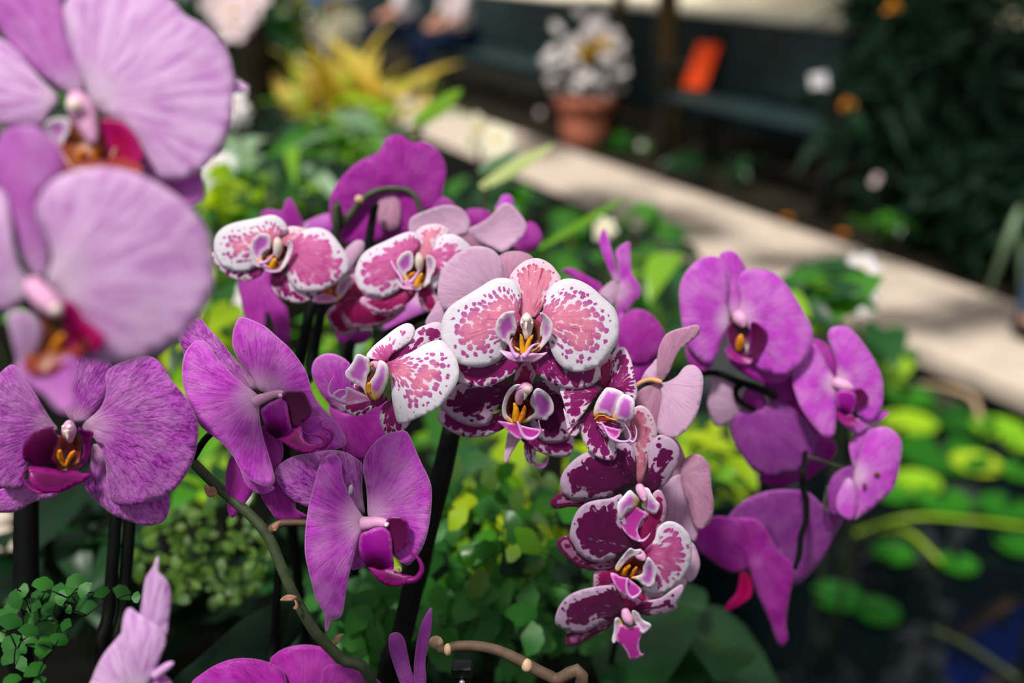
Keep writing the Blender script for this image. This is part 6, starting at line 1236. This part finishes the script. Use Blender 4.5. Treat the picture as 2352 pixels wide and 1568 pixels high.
tree('dense dark leafy tree filling the shady end of the path', tb, [(tb.x, tb.y, -0.05, 0.09), (tb.x + 0.05, tb.y, 0.9, 0.08), (tb.x - 0.05, tb.y + 0.1, 2.2, 0.07), (tb.x, tb.y, 3.2, 0.04)],
     [(A3(2220, 250, 5.2), (0.75, 0.6, 0.65)), (A3(2100, 60, 5.6), (0.36, 0.5, 0.35)), (A3(2320, 480, 4.8), (0.45, 0.5, 0.35)), (A3(2190, 430, 5.3), (0.4, 0.4, 0.3)), ((tb.x + 0.1, tb.y - 0.4, 2.3), (1.3, 1.2, 1.2)), ((tb.x + 0.4, tb.y - 0.6, 1.4), (0.9, 0.8, 0.8)), ((tb.x + 0.2, tb.y, 3.8), (1.6, 1.2, 1.0))], 260, 3200, 0.26, 'leaf_dark_green', 'lance', 21)
sb = on_plane(1525, 345, -0.02)
tree('slim brown tree between the pot and the nearer bench', sb, [(sb.x, sb.y, -0.05, 0.10), (sb.x + 0.02, sb.y, 0.4, 0.085), (sb.x - 0.03, sb.y, 1.0, 0.08), (sb.x, sb.y, 2.0, 0.07), (sb.x, sb.y + 0.1, 3.4, 0.05)],
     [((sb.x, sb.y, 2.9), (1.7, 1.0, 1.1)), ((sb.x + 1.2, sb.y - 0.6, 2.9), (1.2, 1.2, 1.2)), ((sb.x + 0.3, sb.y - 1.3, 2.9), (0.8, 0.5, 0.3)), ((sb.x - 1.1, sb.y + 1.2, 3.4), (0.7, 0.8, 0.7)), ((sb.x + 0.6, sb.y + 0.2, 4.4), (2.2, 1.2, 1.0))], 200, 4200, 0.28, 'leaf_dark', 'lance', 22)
def dapple(x, y, r, h=2.0): p = on_plane(x, y, 0.0); return (tuple(p + SUNV * (h / SUNV.z)), r)  # leaf cluster placed up the sun ray to drop shade on a path spot
bl = [dapple(1480, 490, (0.26, 0.26, 0.06), 1.7), dapple(1590, 525, (0.2, 0.2, 0.06), 1.7), dapple(1240, 335, (0.16, 0.5, 0.06), 1.9), dapple(1370, 455, (0.2, 0.2, 0.06), 1.7), dapple(1860, 600, (0.35, 0.08, 0.05), 1.6), dapple(2110, 738, (0.22, 0.05, 0.04), 1.5), dapple(2280, 718, (0.26, 0.05, 0.04), 1.5)]
ob = Vector((sb.x - 0.35, sb.y + 0.25, -0.02))  # made-up tree; its out-of-view leaf clusters are positioned to shadow the path
tree('added leafy tree whose unseen leaf clusters shade the stone path', ob, [(ob.x, ob.y, -0.05, 0.05), (ob.x, ob.y, 1.2, 0.05), (ob.x - 0.1, ob.y - 0.4, 2.0, 0.045), (bl[0][0][0] + 0.1, bl[0][0][1] + 0.8, 2.05, 0.03), (bl[0][0][0], bl[0][0][1], 1.75, 0.02), (bl[6][0][0], bl[6][0][1], 1.6, 0.008)], bl, 0, 650, 0.17, 'leaf_deep', 'ovate', 31)
kb = at(602, 380, 4.2); kb = Vector((kb.x, kb.y, soil(kb.y)))
tree('dark tree trunk beside the large lilac orchid', kb, [(kb.x, kb.y, -0.05, 0.085), (kb.x + 0.01, kb.y, 0.5, 0.075), (kb.x, kb.y, 1.0, 0.07), (kb.x - 0.05, kb.y, 2.0, 0.06)],
     [(A3(560, 110, 4.6), (0.22, 0.3, 0.22)), ((kb.x - 0.5, kb.y + 0.9, 2.4), (0.6, 0.6, 0.5))], 120, 500, 0.2, 'leaf_deep', 'lance', 23, 'bark_dark')
b = at(690, 170, 9.0); b = Vector((b.x, b.y, 0.0))
tree('olive green bush beyond the yellow spiky plant', b, [(b.x, b.y, -0.05, 0.05), (b.x, b.y, 0.4, 0.03)], [((b.x - 0.1, b.y, 0.75), (0.5, 0.4, 0.6))], 130, 0, 0.26, 'leaf_olive', 'lance', 24, name='bush')
b = at(620, 330, 3.6); b = Vector((b.x, b.y, 0.02))
tree('dark low bush at the foot of the dark trunk', b, [(b.x, b.y, -0.05, 0.04), (b.x, b.y, 0.3, 0.03)], [(A3(630, 350, 3.7), (0.2, 0.25, 0.2))], 80, 0, 0.16, 'leaf_dark', 'lance', 25, name='bush')
b = PT(9.6, 1.6); b = Vector((b.x - 2.6, b.y + 2.4, 0))
tree('hazy green bush at the far end of the path', b, [(b.x, b.y, -0.05, 0.06), (b.x, b.y, 0.6, 0.04)], [((b.x, b.y, 0.9), (1.3, 0.6, 0.9)), ((b.x - 1.6, b.y, 1.0), (1.3, 0.6, 1.1)), ((b.x - 3.2, b.y - 1.0, 1.0), (1.3, 0.8, 1.1))], 150, 600, 0.3, 'leaf_deep', 'lance', 26, name='bush')

# long grey-green leaves drooping at the frame edge
root = empty('strap_plant', PT(-0.35, 0.95, -0.02), 'long grey-green drooping leaves at the edge under the dark tree', 'plant')
for i, (p0, p1) in enumerate((((2345, 470), (2285, 630)), ((2352, 540), (2345, 670)), ((2390, 480), (2370, 640)), ((2330, 520), (2300, 600)))):
    A, B = at(*p0, 4.1), at(*p1, 4.0); leaf_obj('leaf', 'blade', 'leaf_grey', root, A - root.location, B - A, (CAMP - A), (B - A).length * 1.15, random)
stalks_mesh('stalk', [[Vector((0, 0, -0.02)), (at(2352, 470, 4.15) - root.location) * 0.6, at(2352, 470, 4.12) - root.location]], 0.012, 'stem', root)

# people
MAT['skin'] = plain('skin', (206, 150, 126), 0.6, 0.3, var=0.05)
MAT['navy'] = plain('navy_cloth', (14, 30, 56), 0.8, 0.1, var=0.15)
MAT['white_cloth'] = plain('white_cloth', (240, 236, 246), 0.8, 0.1, var=0.05)
MAT['beige_cloth'] = plain('pale_cloth', (226, 214, 216), 0.8, 0.1, var=0.08)
MAT['blue_cloth'] = plain('blue_cloth', (60, 100, 176), 0.8, 0.1, var=0.08)
MAT['royal_cloth'] = plain('royal_blue_cloth', (30, 74, 240), 0.8, 0.1, var=0.08)
MAT['jeans'] = plain('grey_denim', (70, 90, 116), 0.8, 0.1, var=0.1)
MAT['hair'] = plain('brown_hair', (48, 32, 24), 0.7, 0.3, var=0.2)
MAT['shoe'] = plain('dark_shoe', (24, 24, 28), 0.6, 0.3, var=0.1)
def skin_fig(name, V, E, R, mat, parent, sub=2, root=0):
    me = bpy.data.meshes.new(name); me.from_pydata([tuple(v) for v in V], E, []); o = link(name, me, MAT[mat], parent)
    md = o.modifiers.new('skin', 'SKIN'); sv = me.skin_vertices[0].data
    for i, r in enumerate(R): sv[i].radius = r if isinstance(r, tuple) else (r, r)
    sv[root].use_root = True
    s_ = o.modifiers.new('smooth', 'SUBSURF'); s_.levels = sub; s_.render_levels = sub
    md.use_smooth_shade = True; return o
def person(label, loc, rz, top, legs, pose='stand', h=1.70, group=None):
    root = empty('person', loc, label, 'person', group); root.rotation_euler = (0, 0, rz); k_ = h / 1.70
    J = {}
    if pose == 'stand':
        J = dict(pel=(0, 0, 0.93), wai=(0, 0, 1.08), che=(0, 0.01, 1.28), nec=(0, 0.0, 1.46), hed=(0, -0.02, 1.60), crn=(0, 0, 1.68))
        for s_, n_ in ((-1, 'l'), (1, 'r')):
            J.update({n_ + 'hip': (0.09 * s_, 0, 0.90), n_ + 'kne': (0.10 * s_, -0.02 - 0.05 * s_, 0.48), n_ + 'ank': (0.10 * s_, 0.03 - 0.04 * s_, 0.08), n_ + 'toe': (0.11 * s_, -0.14 - 0.04 * s_, 0.04),
                      n_ + 'sho': (0.18 * s_, 0.01, 1.40), n_ + 'elb': (0.24 * s_, 0.0, 1.12), n_ + 'wri': (0.22 * s_, -0.12, 0.90), n_ + 'han': (0.21 * s_, -0.17, 0.82)})
    else:
        J = dict(pel=(0, 0, 0.52), wai=(0, -0.02, 0.68), che=(0, -0.05, 0.90), nec=(0, -0.08, 1.06), hed=(0, -0.12, 1.20), crn=(0, -0.10, 1.28))
        for s_, n_ in ((-1, 'l'), (1, 'r')):
            J.update({n_ + 'hip': (0.09 * s_, -0.02, 0.52), n_ + 'kne': (0.12 * s_, -0.44, 0.53), n_ + 'ank': (0.12 * s_, -0.42, 0.08), n_ + 'toe': (0.13 * s_, -0.58, 0.04),
                      n_ + 'sho': (0.18 * s_, -0.05, 1.00), n_ + 'elb': (0.23 * s_, -0.12, 0.74), n_ + 'wri': (0.10 * s_, -0.30, 0.66), n_ + 'han': (0.03 * s_, -0.36, 0.64)})
    J = {a: tuple(c * k_ for c in b_) for a, b_ in J.items()}
    names = list(J); ix = {a: i for i, a in enumerate(names)}
    E = [('pel', 'wai'), ('wai', 'che'), ('che', 'nec'), ('nec', 'hed'), ('hed', 'crn')]
    for n_ in 'lr': E += [('pel', n_ + 'hip'), (n_ + 'hip', n_ + 'kne'), (n_ + 'kne', n_ + 'ank'), (n_ + 'ank', n_ + 'toe'), ('che', n_ + 'sho'), (n_ + 'sho', n_ + 'elb'), (n_ + 'elb', n_ + 'wri'), (n_ + 'wri', n_ + 'han')]
    rad = dict(pel=.12, wai=.11, che=.125, nec=.055, hed=.095, crn=.07, hip=.085, kne=.055, ank=.038, toe=.035, sho=.055, elb=.04, wri=.028, han=.035)
    R = [rad[a] * k_ if a in rad else rad[a[1:]] * k_ for a in names]
    skin_fig('body', [J[a] for a in names], [(ix[a], ix[b_]) for a, b_ in E], R, 'skin', root, root=ix['pel'])
    def sub(nm, keep, grow, mat):
        kk = [a for a in names if a in keep]; jx = {a: i for i, a in enumerate(kk)}
        skin_fig(nm, [J[a] for a in kk], [(jx[a], jx[b_]) for a, b_ in E if a in jx and b_ in jx], [(rad[a] if a in rad else rad[a[1:]]) * k_ * grow for a in kk], mat, root)
    sub('trousers', ['pel', 'lhip', 'rhip', 'lkne', 'rkne', 'lank', 'rank'], 1.22, legs)
    sub('shirt', ['pel', 'wai', 'che', 'lsho', 'rsho', 'lelb', 'relb'], 1.2, top)
    for n_ in 'lr':
        a = Vector(J[n_ + 'ank']); link('shoe', ball_mesh('shoe', (a.x, a.y - 0.07, 0.05), 0.13, 10, 6, (0.40, 1.0, 0.38)), MAT['shoe'], root)
        hn = Vector(J[n_ + 'han'])
    hd = Vector(J['hed']); link('hair', ball_mesh('hair', (hd.x, hd.y + 0.03, hd.z + 0.05), 0.115 * k_, 12, 8, (0.9, 1.0, 0.95)), MAT['hair'], root)
    for s_ in (-1, 1): link('eye', ball_mesh('eye', (hd.x + 0.035 * s_, hd.y - 0.095 * k_, hd.z), 0.012, 8, 6), MAT['shoe'], root)
    link('nose', ball_mesh('nose', (hd.x, hd.y - 0.105 * k_, hd.z - 0.02), 0.016, 8, 6, (0.8, 1.2, 1.4)), MAT['skin'], root)
    return root
b = PT(8.75, 1.22); person('person in white shirt and navy trousers seated at the far end of the bench', b, math.atan2(PN.y, PN.x) - math.pi / 2 - 0.3, 'white_cloth', 'navy', 'sit')
p = on_plane(745, 190, 0.0); person('person in blue top standing beyond the yellow spiky plant', p, -0.3, 'blue_cloth', 'beige_cloth', h=1.22)
b = PT(7.35, 1.22); person('person in pale top seated on the farther bench nearer the flower pot', b, math.atan2(PN.y, PN.x) - math.pi / 2, 'beige_cloth', 'navy', 'sit')
person('person in royal blue top beside the pond, seen mirrored in the water', Vector((2.12, 3.62, 0.0)), 0.6, 'royal_cloth', 'jeans')
